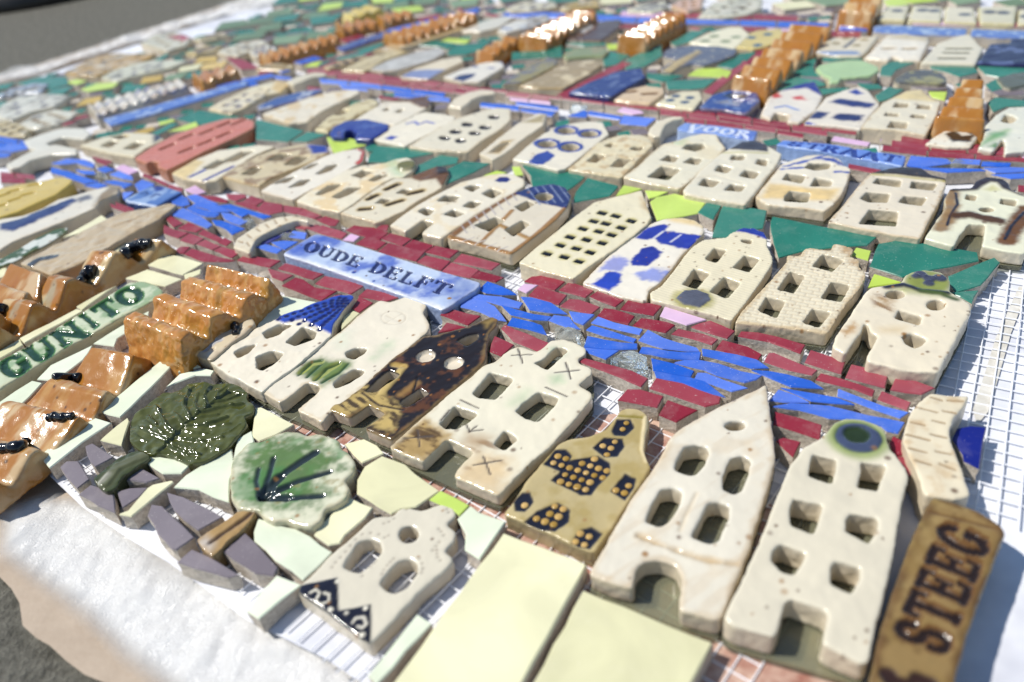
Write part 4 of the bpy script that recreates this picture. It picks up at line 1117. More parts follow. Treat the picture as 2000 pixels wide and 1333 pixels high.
clay('clay_house', 'brown-smudged oval-windowed clay house next to the blue and white one', 'clay house',
     Q('F 432,345 470,320 500,305 540,290 600,279 640,284 646,298 620,312 570,332 530,348 506,364 470,356'),
     QM('F 520,312 545,300 570,300 548,314; 555,322 580,305 605,305 580,322; 470,340 495,326 515,326 492,342'), zt=11, vox=.7, base=(.55, .46, .28), ops=[('noise', (.2, .1, .03), 6, .48, .62, .7), wp('F 600,282 640,284 640,298 610,300', COB, 1.5)])
clay('clay_house', 'yellow-footed clay house with navy trimmed doors beside the coral one', 'clay house',
     Q('F 334,338 380,312 430,292 500,282 540,285 500,303 450,334 424,353 400,356 360,350'), QM('F 395,328 425,312 450,310 415,330; 425,318 470,296 500,294 460,314'), zt=11, vox=.7, base=(.64, .58, .46),
     ops=[wp('F 334,338 380,312 400,316 362,350', (.6, .44, .16, .8), 2), wl('F 372,345 430,318', 2.5, COB, .8), wl('F 400,352 455,325', 2.5, COB, .8), wl('F 430,292 500,283', 2, (.04, .07, .3), 1)])
clay('clay_house', 'coral red clay house with two rows of slit windows', 'clay house',
     Q('F 262,310 290,291 340,263 390,246 440,232 480,230 497,238 496,250 460,269 400,296 345,324 325,333 306,325 310,318 296,315 285,320'), zt=11.5, vox=.6, base=(.52, .17, .115), side=(.42, .17, .1), gloss=.7,
     ops=[wl('F %d,%d %d,%d' % (a, b, a + 24, b - 10), 3.0, (.35, .13, .08), .4, None, -1.6, .1) for a, b in [(315, 291), (352, 298), (352, 272), (390, 283), (392, 262), (425, 268), (425, 248), (455, 243)]])
clay('clay_house', 'cream clay house with ochre roof left of the coral house', 'clay house',
     Q('F 155,284 200,268 250,258 310,262 322,272 285,290 262,307 215,300'), QM('F 195,285 215,275 235,275 215,288; 240,290 262,278 285,278 262,292; 215,268 240,262 255,265 235,272'), zt=10, vox=.8, base=(.6, .54, .4), ops=[wp('F 300,258 330,262 300,280', INK, 2)])

# ------------------------------------------------------------------ row behind, backing on the gardens
clay('clay_house', 'white clay house outlined with burnt brown bars at the right edge', 'clay house',
     Q('R9 1220,742 1260,682 1330,582 1390,502 1380,432 1420,362 1590,352 1620,302 1700,266 1800,270 1880,310 1900,370 1990,410 2080,435 2070,600 2040,780 2010,862 1850,840 1672,800 1690,722 1705,632 1570,627 1510,702 1452,806 1330,775'),
     [Q('R9 1542,438 1552,392 1640,402 1620,448'), Q('R9 1812,470 1822,427 1948,442 1930,493'), ell(Q('R9 1710,515')[0], 15, 5.5)],
     zt=12, glass=True, vox=.5, base=(.66, .66, .54), lump=.35,
     ops=[wl('R9 1440,390 1420,470 1440,490 1400,600 1350,660', 6, (.22, .11, .02, .9), 1.8, .95, 0, 1.2), wl('R9 1465,390 1480,480 1420,570 1400,640', 1.1, INK, .4, .97, .2), wl('R9 1470,565 1580,562 1700,590 1800,608', 5.5, (.07, .03, .008), 1.6, .95, .2, 1.2), wl('R9 2020,520 1950,620 1870,760', 7, (.13, .055, .012), 1.6, .95, 0, 1.2), wl('R9 2000,540 1900,650 1850,750', 1.2, INK, .4, .97, .2),
          wl('R9 1440,360 1600,350 1640,320 1720,285 1820,300 1870,350 1990,395', 4.5, (.03, .022, .025), .9, .97, .4), wp('R9 1680,360 1760,330 1820,365 1740,375', (.5, .48, .2, .7), 1.5)])
clay('clay_house', 'speckled cream clay house with charcoal hood and five windows', 'clay house',
     Q('R9 465,612 560,512 650,402 740,292 800,237 960,197 1080,186 1200,196 1270,250 1395,280 1390,330 1340,450 1270,582 1222,692 1190,752 1000,722 700,668'),
     QM('R9 818,310 852,267 1048,287 1028,343; 1108,350 1127,292 1328,312 1290,368; 718,430 772,377 958,392 933,463 780,458; 1018,460 1062,407 1248,422 1200,488; 708,630 792,512 1023,532 1000,648'), zt=12, glass=True, vox=.5, base=(.62, .565, .45), speck=70,
     ops=[wp('R9 790,240 830,210 960,190 1080,180 1210,190 1280,245 1400,275 1390,295 1250,275 1000,245', (.035, .03, .03), .5, .85, .4, .4), wl('R9 790,245 1000,255 1390,300', 1.6, (.4, .34, .06, .7), .9, None, 0)])
clay('clay_house', 'cream and yellow clay house with loose blue roof strokes', 'clay house',
     Q('F 1475,385 1490,365 1515,335 1525,321 1550,312 1580,303 1610,302 1640,310 1650,322 1663,331 1656,355 1645,380 1627,400 1612,413 1560,406 1500,400'),
     QM('R9 282,190 332,152 498,157 478,198 380,213; 108,280 152,232 298,252 260,313; 328,335 372,267 508,292 488,338; 128,410 172,367 338,387 310,458 130,453'), zt=11.5, glass=True, vox=.55, base=(.65, .6, .5), speck=20, lump=.35,
     ops=[wp('R9 0,310 100,320 330,350 560,360 500,450 -60,430', (.62, .44, .17, .85), 2.5), wl('R9 120,180 260,150 400,110 520,80', 1.6, (.04, .08, .34), .8, .9, 0, 1), wl('R9 110,200 280,190', 1.4, (.04, .08, .34), .8, .9, 0, 1), wl('R9 400,120 500,130 600,170', 3, (.03, .06, .3), 1.2, .9, 0, 1.2), wl('R9 530,225 640,225', 1.6, (.04, .08, .34), .8, .9, 0, 1)])
clay('clay_house', 'cream clay house with six windows and dark domed cap', 'clay house',
     Q('F 1333,371 1350,352 1375,325 1395,308 1410,297 1430,287 1450,277 1475,275 1498,283 1508,288 1528,300 1520,320 1500,345 1478,375 1456,401 1400,392 1336,380'),
     QM('R10 1453,325 1502,267 1628,292 1570,343; 1658,365 1712,312 1828,332 1790,378; 1582,215 1622,167 1728,192 1680,233; 1778,250 1822,202 1938,222 1890,278; 1702,125 1722,87 1828,97 1800,133; 1902,160 1922,117 1998,124 1988,178'), zt=12, glass=True, vox=.55, base=(.64, .6, .49), lump=.4,
     ops=[wp('F 1425,292 1450,276 1478,273 1500,284 1500,296 1450,294', (.05, .05, .06), .6, .9, .4), wl('F 1410,298 1500,299', 1.4, (.4, .36, .08, .7), 1, None, 0), wl('R10 1420,270 1600,250 1800,310', 1, (.5, .45, .36, .5), .5, None, -.5)])
clay('clay_house', 'cream clay house with broad door panel and bell gable', 'clay house',
     Q('F 1216,346 1245,325 1275,296 1295,281 1325,274 1345,266 1375,261 1400,262 1406,275 1418,289 1400,311 1370,336 1342,360 1327,370 1270,360'),
     QM('R10 1053,265 1170,177 1328,202 1220,288; 1153,130 1220,87 1308,102 1270,148; 1333,150 1400,107 1493,122 1450,168; R14 1325,1160 1370,1125 1500,1118 1518,1155 1430,1185'), zt=11.5, glass=True, vox=.55, base=(.65, .61, .5), lump=.3, ops=[wp('F 1310,280 1345,270 1335,285', (.3, .5, .3, .6), 2), ('noise', (.62, .5, .28), 9, .58, .75, .4)])
clay('clay_house', 'rusty cream clay house with knobbly gable', 'clay house',
     Q('F 1108,331 1135,309 1165,281 1187,270 1215,263 1250,262 1270,269 1276,285 1250,310 1226,336 1214,347 1160,340'),
     QM('R10 578,145 650,82 738,92 660,153; 763,180 840,112 948,122 860,188; 722,20 752,2 800,2 770,36; 915,45 950,25 1035,30 1000,62'), zt=11.5, vox=.55, base=(.6, .53, .38), lump=.4, ops=[('noise', (.42, .26, .1), 5, .5, .66, .6), ('bump', 4, .3)])
BW = [((425, 1020), 24, 8.5), ((605, 1045), 24, 8.5), ((275, 1125), 26, 9.5), ((455, 1150), 25, 10)]
clay('clay_house', 'white clay house with five blue-ringed oval windows', 'clay house',
     Q('F 1000,312 1030,285 1060,262 1088,248 1120,241 1150,237 1178,239 1183,250 1190,262 1165,281 1132,309 1105,330 1090,333 1040,320'),
     [ell(Q('R14 %d,%d' % q)[0], rx * .72, ry * .75) for q, rx, ry in BW], zt=11.5, vox=.55, base=(.68, .63, .54),
     ops=[wp('R14 %s' % ' '.join('%d,%d' % ((a - 1000) * 4, b * 4) for a, b in ell(Q('R14 %d,%d' % q)[0], rx * 1.05, ry * 1.1)), (.025, .05, .26), .6, .95, 0) for q, rx, ry in BW] + [wp('R14 120,1280 180,1210 280,1180 340,1220 240,1290', (.025, .05, .26), .6)])
HD = [(1650, 972), (1790, 995), (1860, 915), (1560, 1028), (1710, 1040), (1475, 1078), (1600, 1100)]
clay('clay_house', 'plain cream clay house with seven small dark holes', 'clay house',
     Q('R15 1187,1147 1300,1072 1450,982 1600,912 1780,862 1890,840 1990,850 1995,935 1930,1002 1780,1092 1655,1192 1400,1180'), zt=11.5, vox=.6, base=(.64, .59, .47),
     ops=[wp('R15 %s' % ' '.join('%d,%d' % ((a - 500) * 4, b * 4) for a, b in ell(Q('R15 %d,%d' % q)[0], 12, 4.5)), INK, .4, .9, -1.2) for q in HD])
clay('clay_house', 'narrow clay house with ochre rimmed doorway', 'clay house',
     Q('F 935,300 970,272 1010,242 1050,221 1068,223 1062,245 1022,272 987,300 962,314'), QM('F 955,297 978,280 998,276 975,297'), zt=11.5, vox=.65, base=(.64, .58, .46), ops=[wl('F 905,288 930,273 960,272', 2, YEL, 1), wp('F 950,300 980,276 1005,272 975,302', (.4, .26, .07, .8), 1.5), wp('F 1020,240 1065,222 1060,240', (.3, .22, .06, .8), 2)])
clay('clay_house', 'white clay house signed in blue with a blue keyhole', 'clay house',
     Q('R15 897,1087 1000,1022 1130,942 1250,892 1320,877 1450,890 1560,912 1542,962 1400,1022 1280,1082 1165,1142 1000,1110'), zt=11.5, vox=.65, base=(.67, .62, .53),
     ops=[wl('R15 1180,965 1240,950 1270,975 1330,950 1390,965', 1.6, (.06, .09, .4), .5), wp('R15 1000,1085 1050,1062 1110,1070 1060,1095', (.03, .05, .3), .6)])
clay('clay_house', 'cream clay house with dark brown cornice', 'clay house',
     Q('R15 762,942 850,882 960,822 1000,795 1200,770 1330,752 1365,800 1350,840 1270,880 1200,922 1080,980 900,952'), QM('R15 985,865 1015,840 1050,840 1020,868; 1080,875 1120,852 1160,852 1120,880'), zt=12, vox=.65, base=(.65, .6, .5), ops=[wp('R15 1000,800 1200,760 1340,745 1375,800 1350,850 1280,840 1200,800', (.12, .055, .015), 1.2, .95, .4)])
clay('clay_house', 'cobalt blue clay gateway with two arches', 'clay house',
     Q('R15 572,1042 600,992 700,942 870,930 1042,970 1030,1012 895,1092 770,1085 790,1040 740,1010 690,1030 690,1070 600,1068'), zt=13, vox=.65, base=(.025, .04, .24), side=(.03, .05, .2), gloss=.97, ops=[('noise', (.1, .16, .4), 6, .5, .7, .5)])
clay('clay_house', 'yellowish cream clay house with tangled brown windows', 'clay house',
     Q('R15 452,1012 550,922 650,862 770,802 900,765 960,775 950,832 800,902 700,952 600,1002 560,1030'), QM('R15 600,890 680,850 730,860 660,900'), zt=11, vox=.75, base=(.58, .5, .3), ops=[('noise', (.3, .2, .06), 4, .52, .66, .7), wp('R15 880,760 1010,735 1030,770 960,790', (.05, .09, .2), 1)])
clay('clay_house', 'long cream clay house with ochre veins beside the dark blue roof', 'clay house',
     Q('R15 40,892 200,832 400,762 600,712 800,700 812,730 650,802 500,882 402,952 250,962 150,930'), zt=11, vox=.8, base=(.66, .6, .49), ops=[('noise', (.55, .36, .12), 7, .52, .66, .6), ('bump', 6, .4)])
clay('clay_house', 'blue and white clay house behind the ochre-veined one', 'clay house',
     Q('R15 0,832 150,762 350,712 520,690 522,712 350,782 150,832 20,860'), zt=11, vox=.85, base=(.05, .09, .28), side=(.4, .38, .35), gloss=.95, ops=[('noise', (.5, .52, .55), 6, .52, .66, .8)])
clay('clay_house', 'cream clay house with ochre roof at the canal corner', 'clay house',
     Q('F 413,212 450,188 490,170 540,157 566,162 550,180 500,190 460,206 435,220'), QM('F 455,196 475,186 490,188 470,198; 490,182 512,172 525,175 505,186'), zt=10, vox=.9, base=(.6, .54, .38), ops=[wp('F 540,157 570,162 550,182 530,175', YEL, 2)])
# ------------------------------------------------------------------ name plates, bridges, trees
SKYB = (.3, .42, .66)
clay('name_plate', 'long blue and white plate lettered OUDE DELFT beside the canal', 'name plate',
     Q('A5 62,262 330,95 380,80 470,100 1000,262 1500,420 1890,530 1895,560 1850,605 1720,680 1590,770 1540,790 1400,735 900,560 300,350 75,282'),
     zt=10.5, vox=.32, base=(.42, .5, .66), side=(.25, .34, .58), gloss=.9, lump=.12, smooth=3, part='plate', rim=((.55, .58, .66), 2.4, .5),
     ops=[('noise', (.04, .09, .42), 12, .42, .66, .85), ('noise', (.5, .56, .68), 7, .55, .75, .6), wp('A5 62,262 330,95 380,80 480,110 330,260 250,300', (.03, .08, .42, .7), 5, .95, 0, 2), wp('A5 1700,480 1890,530 1895,560 1600,760 1600,640', (.03, .07, .3, .5), 5, .95, 0, 2),
          wl('A5 70,275 300,345 900,555 1400,730 1540,785', 2.6, (.62, .64, .7), 1.2, .95, 0, 1), wd('A5 722,440', .9, (.02, .05, .3), .3), wd('A5 905,518', .6, (.02, .05, .3), .3), wd('A5 835,470', .5, BR, .3), wd('A5 1608,682', .8, (.3, .15, .02), .3),
          ('text', 'OUDE DELFT', [(589, 488), (871, 579), (891, 558), (603, 470)], [1.15, 1.05, 1.05, .95, .62, 1.0, 1.0, .95, .95, 1.1], (.008, .01, .075), .6, .97)], speck=12)
clay('name_plate', 'blue plate lettered VOOR in the far canal', 'name plate', Q('F 1322,250 1338,239 1410,246 1481,256 1473,274 1400,263 1325,254'), zt=10, vox=.45, base=(.2, .3, .62), side=(.4, .5, .7), gloss=.95, part='plate',
     ops=[('noise', (.05, .1, .4), 9, .45, .65, .7), ('text', 'VOOR', [(1337, 251.5), (1464, 268.5), (1473, 257.5), (1350, 242.5)], [1, 1, 1, 1], (.55, .6, .72), .5)])
clay('name_plate', 'blue plate lettered STRAAT in the far canal', 'name plate', Q('F 1516,282 1530,273 1580,277 1640,284 1700,294 1771,304 1763,326 1700,313 1620,297 1560,290'), zt=10, vox=.45, base=(.12, .22, .58), side=(.3, .42, .68), gloss=.95, part='plate',
     ops=[('noise', (.25, .36, .65), 9, .52, .7, .6), ('text', 'STRAAT', [(1533, 283), (1757, 319), (1766, 305), (1546, 274.5)], [1, 1, 1, 1.05, 1.05, 1], (.012, .03, .2), .6), wl('F 1520,284 1620,298 1762,326', 1.6, (.45, .55, .72), .6, .95, 0)])
clay('name_plate', 'small square blue plate stamped with two worn letters', 'name plate', Q('A4 868,664 1170,502 1300,500 1552,572 1232,752 900,692'), zt=10, vox=.45, base=(.08, .16, .4), side=(.05, .08, .2), gloss=.95, part='plate',
     ops=[('noise', (.32, .42, .6), 7, .45, .65, .7), wp('A4 1200,500 1320,500 1330,560 1220,560', (.02, .03, .2), 1), wl('A4 1060,600 1120,570 1150,600 1100,620', 1.2, (.02, .04, .16), .4), wl('A4 1180,640 1240,600 1290,610', 1.2, (.02, .04, .16), .4), wl('A4 870,668 900,690 1230,748', 1.6, (.5, .56, .66), .6)])
clay('name_plate', 'long green glazed plate with raised lettering between the orange roofs', 'name plate',
     Q('A6 0,965 300,800 700,560 900,440 1150,280 1400,115 1560,105 1700,150 1770,215 1760,262 1600,350 1350,480 1100,620 800,780 500,950 200,1140 0,1275 -200,1390 -200,1080'), zt=10.5, vox=.45, base=(.5, .54, .38), side=(.5, .46, .3), gloss=1.0, part='plate', lump=.35, rim=((.5, .5, .33), 2.2, .8),
     ops=[('noise', (.1, .24, .06), 7, .5, .66, .55), ('text', 'GUNITO', [(21, 743), (295, 573), (265, 554), (-5, 713)], [1, 1.1, 1.1, .7, 1, 1.1], (.06, .17, .04), .1), ('text', 'GUNITO', [(15, 741), (289, 571), (259, 552), (-11, 711)], [1, 1.1, 1.1, .7, 1, 1.1], (.06, .17, .04), .1), ('text', 'GUNITO', [(20, 745), (294, 575), (264, 556), (-6, 715)], [1, 1.1, 1.1, .7, 1, 1.1], (.06, .17, .04), .1), ('text', 'GUNITO', [(16, 739), (290, 569), (260, 550), (-10, 709)], [1, 1.1, 1.1, .7, 1, 1.1], (.06, .17, .04), .1), ('text', 'GUNITO', [(18, 742), (292, 572), (262, 553), (-8, 712)], [1, 1.1, 1.1, .7, 1, 1.1], (.008, .035, .01), .7, .97), ('bump', 7, .25)])

BR_OPS = lambda pts: [wl(s, .7, (.3, .2, .1), .3, None, -.5, .15) for s in pts]
clay('bridge', 'curved cream clay bridge scored with lines at the right end of the canal', 'bridge',
     Q('F 1818,767 1850,772 1894,773 1881,797 1863,818 1854,842 1857,863 1869,887 1880,920 1890,950 1895,968 1860,975 1808,968 1800,955 1794,930 1785,911 1773,887 1764,860 1767,833 1779,806 1794,785'), zt=13, vox=.5, base=(.62, .55, .41), speck=12, lump=.4, part='arch',
     ops=[('noise', (.48, .33, .17), 7, .5, .68, .6)] + BR_OPS(['R5 990,790 1100,820', 'R5 930,880 1020,900', 'R5 900,960 1050,1000', 'R5 920,1050 1030,1080', 'R5 960,1130 1060,1160', 'R5 1140,810 1220,825', 'R5 1070,870 1150,890', 'R5 1060,960 1160,985', 'R5 1090,1070 1190,1090', 'R5 1120,1150 1220,1190', 'R5 1060,720 1130,740', 'R5 1170,740 1270,745']))
clay('bridge', 'cream clay bridge arching over the canal left of the lettered plate', 'bridge',
     Q('A3 748,572 785,482 900,402 1050,312 1250,242 1400,230 1560,262 1580,300 1450,282 1350,312 1200,372 1050,442 990,492 962,562 930,632 840,605'), zt=12, vox=.55, base=(.63, .56, .42), part='arch', speck=15, lump=.4,
     ops=[('noise', (.48, .35, .18), 6, .52, .68, .5)] + BR_OPS(['A3 800,500 850,520', 'A3 900,430 950,470', 'A3 1000,370 1050,400', 'A3 1100,320 1140,360', 'A3 1200,280 1230,320', 'A3 1310,250 1330,290', 'A3 900,520 930,560']))
clay('bridge', 'slim cream clay bridge over the far canal between the two blue plates', 'bridge', Q('R14 1062,1040 1075,1000 1130,950 1230,915 1330,905 1340,925 1260,940 1200,975 1175,1020 1160,1065 1100,1065'), zt=11, vox=.6, base=(.62, .56, .43), part='arch')
clay('bridge', 'slim cream clay bridge over the far canal above the domed houses', 'bridge', Q('R15 1495,830 1550,770 1650,720 1780,697 1865,705 1870,730 1780,740 1700,770 1640,820 1600,845'), zt=11, vox=.7, base=(.62, .55, .42), part='arch')
clay('bridge', 'pale clay bridge where the canals cross at upper left', 'bridge', Q('R15 230,640 330,590 450,565 550,570 545,590 450,600 370,635 290,665'), zt=11, vox=.8, base=(.58, .52, .38), part='arch')
clay('bridge', 'double white clay bridge at the left canal junction', 'bridge', Q('F 10,322 40,305 75,288 110,282 150,290 150,300 100,302 60,312 40,326 20,330'), zt=11, vox=.8, base=(.6, .56, .46), part='arch')
clay('bridge', 'white clay bridge behind the double one at left', 'bridge', Q('F 45,275 80,262 120,250 165,250 178,262 165,272 120,268 90,280 110,288 80,296 55,288'), zt=11, vox=.8, base=(.6, .57, .48), part='arch')

lv = []
for q in ['R8 1000,1120 1100,1010 1200,900 1350,790 1480,690', 'R8 1150,960 1080,900 1030,800', 'R8 1250,870 1200,780 1230,680', 'R8 1350,790 1330,720 1370,650', 'R8 1200,910 1350,900 1480,850', 'R8 1130,980 1300,1000 1450,980', 'R8 1300,830 1450,790 1580,760', 'R8 1080,1030 1200,1080 1300,1090', 'R8 1100,990 1000,960 900,920', 'R8 1400,760 1480,740 1550,700', 'R8 1020,900 960,840']:
    lv.append(wl(q, 1.1, (.05, .06, .012), .4, .98, 1.3, .2))
for q in ['R8 1200,900 1160,840 1120,810', 'R8 1290,830 1270,760 1290,700', 'R8 1410,740 1420,690 1470,650', 'R8 1060,950 980,900 940,870', 'R8 1250,870 1330,850 1420,830', 'R8 1180,930 1260,950 1340,950', 'R8 1350,790 1440,770 1520,770', 'R8 1100,1010 1180,1040 1260,1060', 'R8 1440,960 1500,940 1560,900', 'R8 1350,900 1420,900 1500,890', 'R8 1230,680 1260,650', 'R8 1030,800 1010,770', 'R8 1480,690 1540,680 1580,690', 'R8 1300,1000 1380,1040 1430,1060', 'R8 1200,1080 1230,1110 1290,1120', 'R8 960,1010 910,990 870,960']:
    lv.append(wl(q, .8, (.06, .07, .015), .35, .98, .9, .15))
t1 = clay('clay_tree', 'dark olive glazed leaf-like clay tree with ridged veins', 'clay tree',
     Q('R8 850,870 870,830 950,770 990,740 1060,690 1130,690 1190,660 1230,625 1330,620 1400,635 1480,625 1560,640 1610,690 1600,730 1655,770 1650,820 1590,850 1610,900 1560,960 1490,1040 1400,1100 1300,1148 1240,1160 1130,1115 1050,1090 985,1100 900,1060 880,1045 840,1000 845,940'),
     zt=9, vox=.4, base=(.07, .078, .016), side=(.06, .065, .02), gloss=1.0, lump=.3, part='crown', ops=[('bump', 3.2, .8), ('bump', 6, .6), ('noise', (.13, .14, .045), 3, .5, .7, .5)] + lv)
clay('', '', 'clay tree', Q('R8 985,1104 900,1165 800,1232 745,1312 690,1335 640,1302 600,1250 650,1210 760,1120 860,1068 900,1064'), zt=9.5, vox=.4, base=(.05, .06, .015), side=(.05, .055, .02), gloss=1.0, part='trunk', root=t1,
     ops=[wl('R8 680,1280 760,1180 960,1085', 4, (.2, .2, .12, .5), 2, .98, .6), wl('R8 640,1290 700,1230', 2, (.5, .48, .4, .7), 1, .98, .3), ('bump', 3, .4)])  # paler strokes paint highlights along the trunk and its root flare
t2 = clay('clay_tree', 'pale clay tree with green wash and five dark veins', 'clay tree',
     Q('F 450,920 455,895 470,880 478,869 490,862 509,864 539,848 560,842 587,844 599,851 620,846 644,851 662,860 666,876 680,884 693,902 692,922 671,938 683,952 678,975 653,988 634,993 630,1017 610,1030 578,1025 557,1016 532,1020 516,1010 505,998 466,994 452,975 447,950'),
     zt=9.5, vox=.45, rim=((.4, .3, .14), 1.5, .4), base=(.6, .59, .45), side=(.5, .46, .34), gloss=.95, lump=.4, part='crown', speck=10,
     ops=[wp('F 462,935 482,885 540,855 610,858 655,880 665,910 630,930 640,962 600,990 540,995 500,985', (.06, .14, .02, .92), 6, .97, 0, 7), ('noise', (.06, .2, .05), 7, .52, .68, .55), ('noise', (.25, .2, .06), 4, .66, .76, .5), ]
     + [wl(q, w_, (.02, .03, .03), .5, .97, -.6, .2) for q, w_ in [('F 510,970 525,930 534,895', 1.7), ('F 512,965 545,932', 3.8), ('F 512,965 560,920 617,884', 2.8), ('F 514,968 560,950', 3.0), ('F 514,968 580,940 643,922', 2.1), ('F 512,972 560,972', 3.0), ('F 512,972 570,972 630,968', 2.1), ('F 508,972 500,940 505,915', 1.3)]])
clay('', '', 'clay tree', Q('F 503,1000 492,1012 470,1037 440,1062 415,1087 396,1072 382,1055 400,1040 430,1025 455,1005 468,997'), zt=9, vox=.4, base=(.36, .23, .09), side=(.3, .2, .09), gloss=1.0, part='trunk', root=t2,
     ops=[wp('F 385,1058 402,1045 420,1062 410,1080', (.5, .46, .42, .8), 2), wl('F 410,1060 490,1003', 1.5, (.05, .025, .01), .8), ('bump', 3, .4)])  # light grey patch at the trunk's base is a painted highlight
clay('clay_tree', 'slate blue speckled clay tree with tan trunk in a far garden', 'clay tree', Q('R14 1180,440 1190,400 1250,368 1400,352 1600,360 1760,385 1740,430 1620,475 1500,512 1400,500 1330,520 1250,565 1170,560 1180,520 1290,460'), zt=10, vox=.7, base=(.11, .12, .16), ops=[('noise', (.4, .38, .3), 3, .6, .7, .6), wp('R14 1170,560 1260,490 1450,395 1480,410 1330,510 1250,570', (.42, .32, .14), 2, .95, .4)], part='crown')
clay('clay_tree', 'pale green scalloped clay tree in a far garden', 'clay tree', Q('R13 370,535 400,510 500,485 620,470 740,472 860,520 870,550 800,595 620,610 570,612 555,645 470,645 490,610 430,590'), zt=10, vox=.8, base=(.36, .5, .26), part='crown')
clay('clay_tree', 'charcoal and olive clay tree with mottled crown in a far garden', 'clay tree', Q('R13 980,620 1080,560 1200,540 1320,545 1395,600 1400,650 1330,660 1200,650 1080,650 1010,650'), zt=10, vox=.8, base=(.1, .1, .09), ops=[('noise', (.32, .3, .12), 6, .5, .65, .8)], part='crown')
clay('clay_tree', 'dark grey-green clay tree at the right edge of the far garden', 'clay tree', Q('R13 1790,610 1900,575 2000,560 2060,600 2040,660 1900,690 1850,680'), zt=10, vox=.8, base=(.1, .11, .08), part='crown')
clay('clay_tree', 'brown-green flat clay tree beside the long orange roof', 'clay tree', Q('R14 395,420 480,375 600,362 740,370 760,400 720,440 600,440 500,450 420,460'), zt=10, vox=.9, base=(.22, .26, .12), ops=[('noise', (.3, .24, .12), 5, .5, .65, .8)], part='crown')

# ------------------------------------------------------------------ orange roof blocks
MIX = [((.62, .5, .3), 7, .52, .68, .65), ((.52, .31, .1), 11, .55, .72, .5), ((.33, .12, .02), 5, .58, .75, .55)]
BUMPY = [((.6, .36, .12), 3, .5, .7, .6), ((.3, .17, .03), 6, .5, .65, .7), ((.6, .42, .3), 12, .62, .75, .5)]
sqA = [(Q('R8 345,602 400,585 450,598 490,595 525,600'), 1.4), (Q('R8 305,862 360,850 400,860 440,850 485,850'), 1.4), (Q('R8 0,1060 60,1055 130,1050 165,1020 180,990'), 1.6)]
roof_block('roof_row', 'orange and cream saw-tooth roof block with black squiggles in the front left', [((177, 676), (261, 693), 13), ((90, 742), (200, 773), 10.5), ((3, 786), (150, 818), 10.5), ((-95, 845), (60, 886), 10.5), ((-190, 900), (-20, 945), 10.5)], zv=5, vox=.6, back=.3, sm=16, ops=MIX, ends=(.42, .25), speck=60, beads=sqA)
roof_block('roof_row', 'knobbly orange saw-tooth roof block between plate and tan slab', [((402, 512), (528, 541), 18), ((352, 546), (480, 582), 18), ((297, 580), (412, 618), 18), ((238, 617), (352, 660), 19)], zv=10.5, vox=.55, back=.3, sm=42, base=(.46, .2, .045), ops=BUMPY, ends=(.3, .28), speck=0, lump=.9, steep_front=True, flat=.32, knob=.9)
sqC = [(Q('A6 880,120 930,60 1000,10 1050,0'), 2.6), (Q('A6 260,290 300,200 350,130 420,130'), 3.2), (Q('R12 970,890 1020,830 1100,800 1190,790'), 2.4), (Q('A6 0,480 10,420 15,370'), 2.4)]
roof_block('roof_row', 'glossy orange saw-tooth roof block with thick black glaze blobs at left', [((262, 463), (318, 466), 14), ((176, 489), (224, 494), 14), ((91, 540), (128, 549), 14), ((5, 584), (62, 594), 14), ((-80, 630), (-15, 645), 14)], zv=5, vox=.6, back=.42, sm=16, ops=[((.6, .46, .24), 7, .5, .62, .8), ((.4, .42, .3), 9, .62, .74, .6)], ends=(.3, .4), speck=50, beads=sqC)
roof_block('roof_row', 'short orange ridged roof block on the left border', [((20, 514), (80, 534), 15), ((-40, 545), (50, 575), 15), ((-120, 580), (-10, 615), 15)], zv=8, vox=.7, ops=MIX, speck=20)

def far_roof(label, a0, a1, b0, b1, n, z=15, base=OR1, ops=MIX, zv=6, vox=1.1, beads=()):
    """a0,a1 = left/right ends of the far ridge, b0,b1 of the near ridge"""
    R = []
    for i in range(n):
        t = i / (n - 1)
        # interpolate in the plane so the spacing recedes
        l = P(*a0, z * MM).lerp(P(*b0, z * MM), t); r = P(*a1, z * MM).lerp(P(*b1, z * MM), t)
        R.append((l, r))
    def back(p):
        d = p - CAM; k = FPX / d.dot(FW)
        return (1000 + d.dot(RT) * k, 666.5 - d.dot(UP) * k)
    return roof_block('roof_row', label, [(back(l), back(r), z) for l, r in R], zv=zv, vox=vox, base=base, ops=ops, speck=10, ends=(.3, .3), beads=beads, flat=.1, sm=5)
far_roof('big orange saw-tooth roof block climbing between two far streets', (1545, 46), (1625, 50), (1432, 145), (1505, 155), 7)
far_roof('tall orange saw-tooth roof loaf right of the far lane', (1295, 22), (1340, 24), (1207, 66), (1262, 72), 8, z=16, zv=9)
far_roof('tall orange saw-tooth roof loaf left of the far lane', (1118, 17), (1165, 20), (1012, 66), (1068, 72), 8, z=15, zv=8)
far_roof('small orange roof block with white tips behind the grey house', (985, 68), (1012, 72), (930, 96), (965, 102), 4, z=12, zv=8)
far_roof('long orange roof row with dark ends along the far left canal', (890, 20), (930, 24), (748, 62), (790, 70), 9, z=14, zv=6)
far_roof('clustered orange roofs below the upper left canal', (640, 64), (660, 68), (505, 100), (530, 108), 8, z=13, zv=6)
far_roof('orange roof cluster above the upper left canal', (715, 32), (735, 40), (655, 40), (670, 50), 4, z=14, zv=6)
far_roof('short orange roof row at the top left beside the yellow one', (785, 16), (805, 22), (735, 26), (750, 34), 4, z=13, zv=6)
far_roof('plump orange layered roof loaf in the right garden', (1880, 152), (1922, 154), (1828, 225), (1925, 232), 5, z=14, zv=7)
far_roof('orange roof block with dark spot at the top right', (1660, -10), (1725, -8), (1640, 18), (1705, 24), 3, z=16, zv=9)
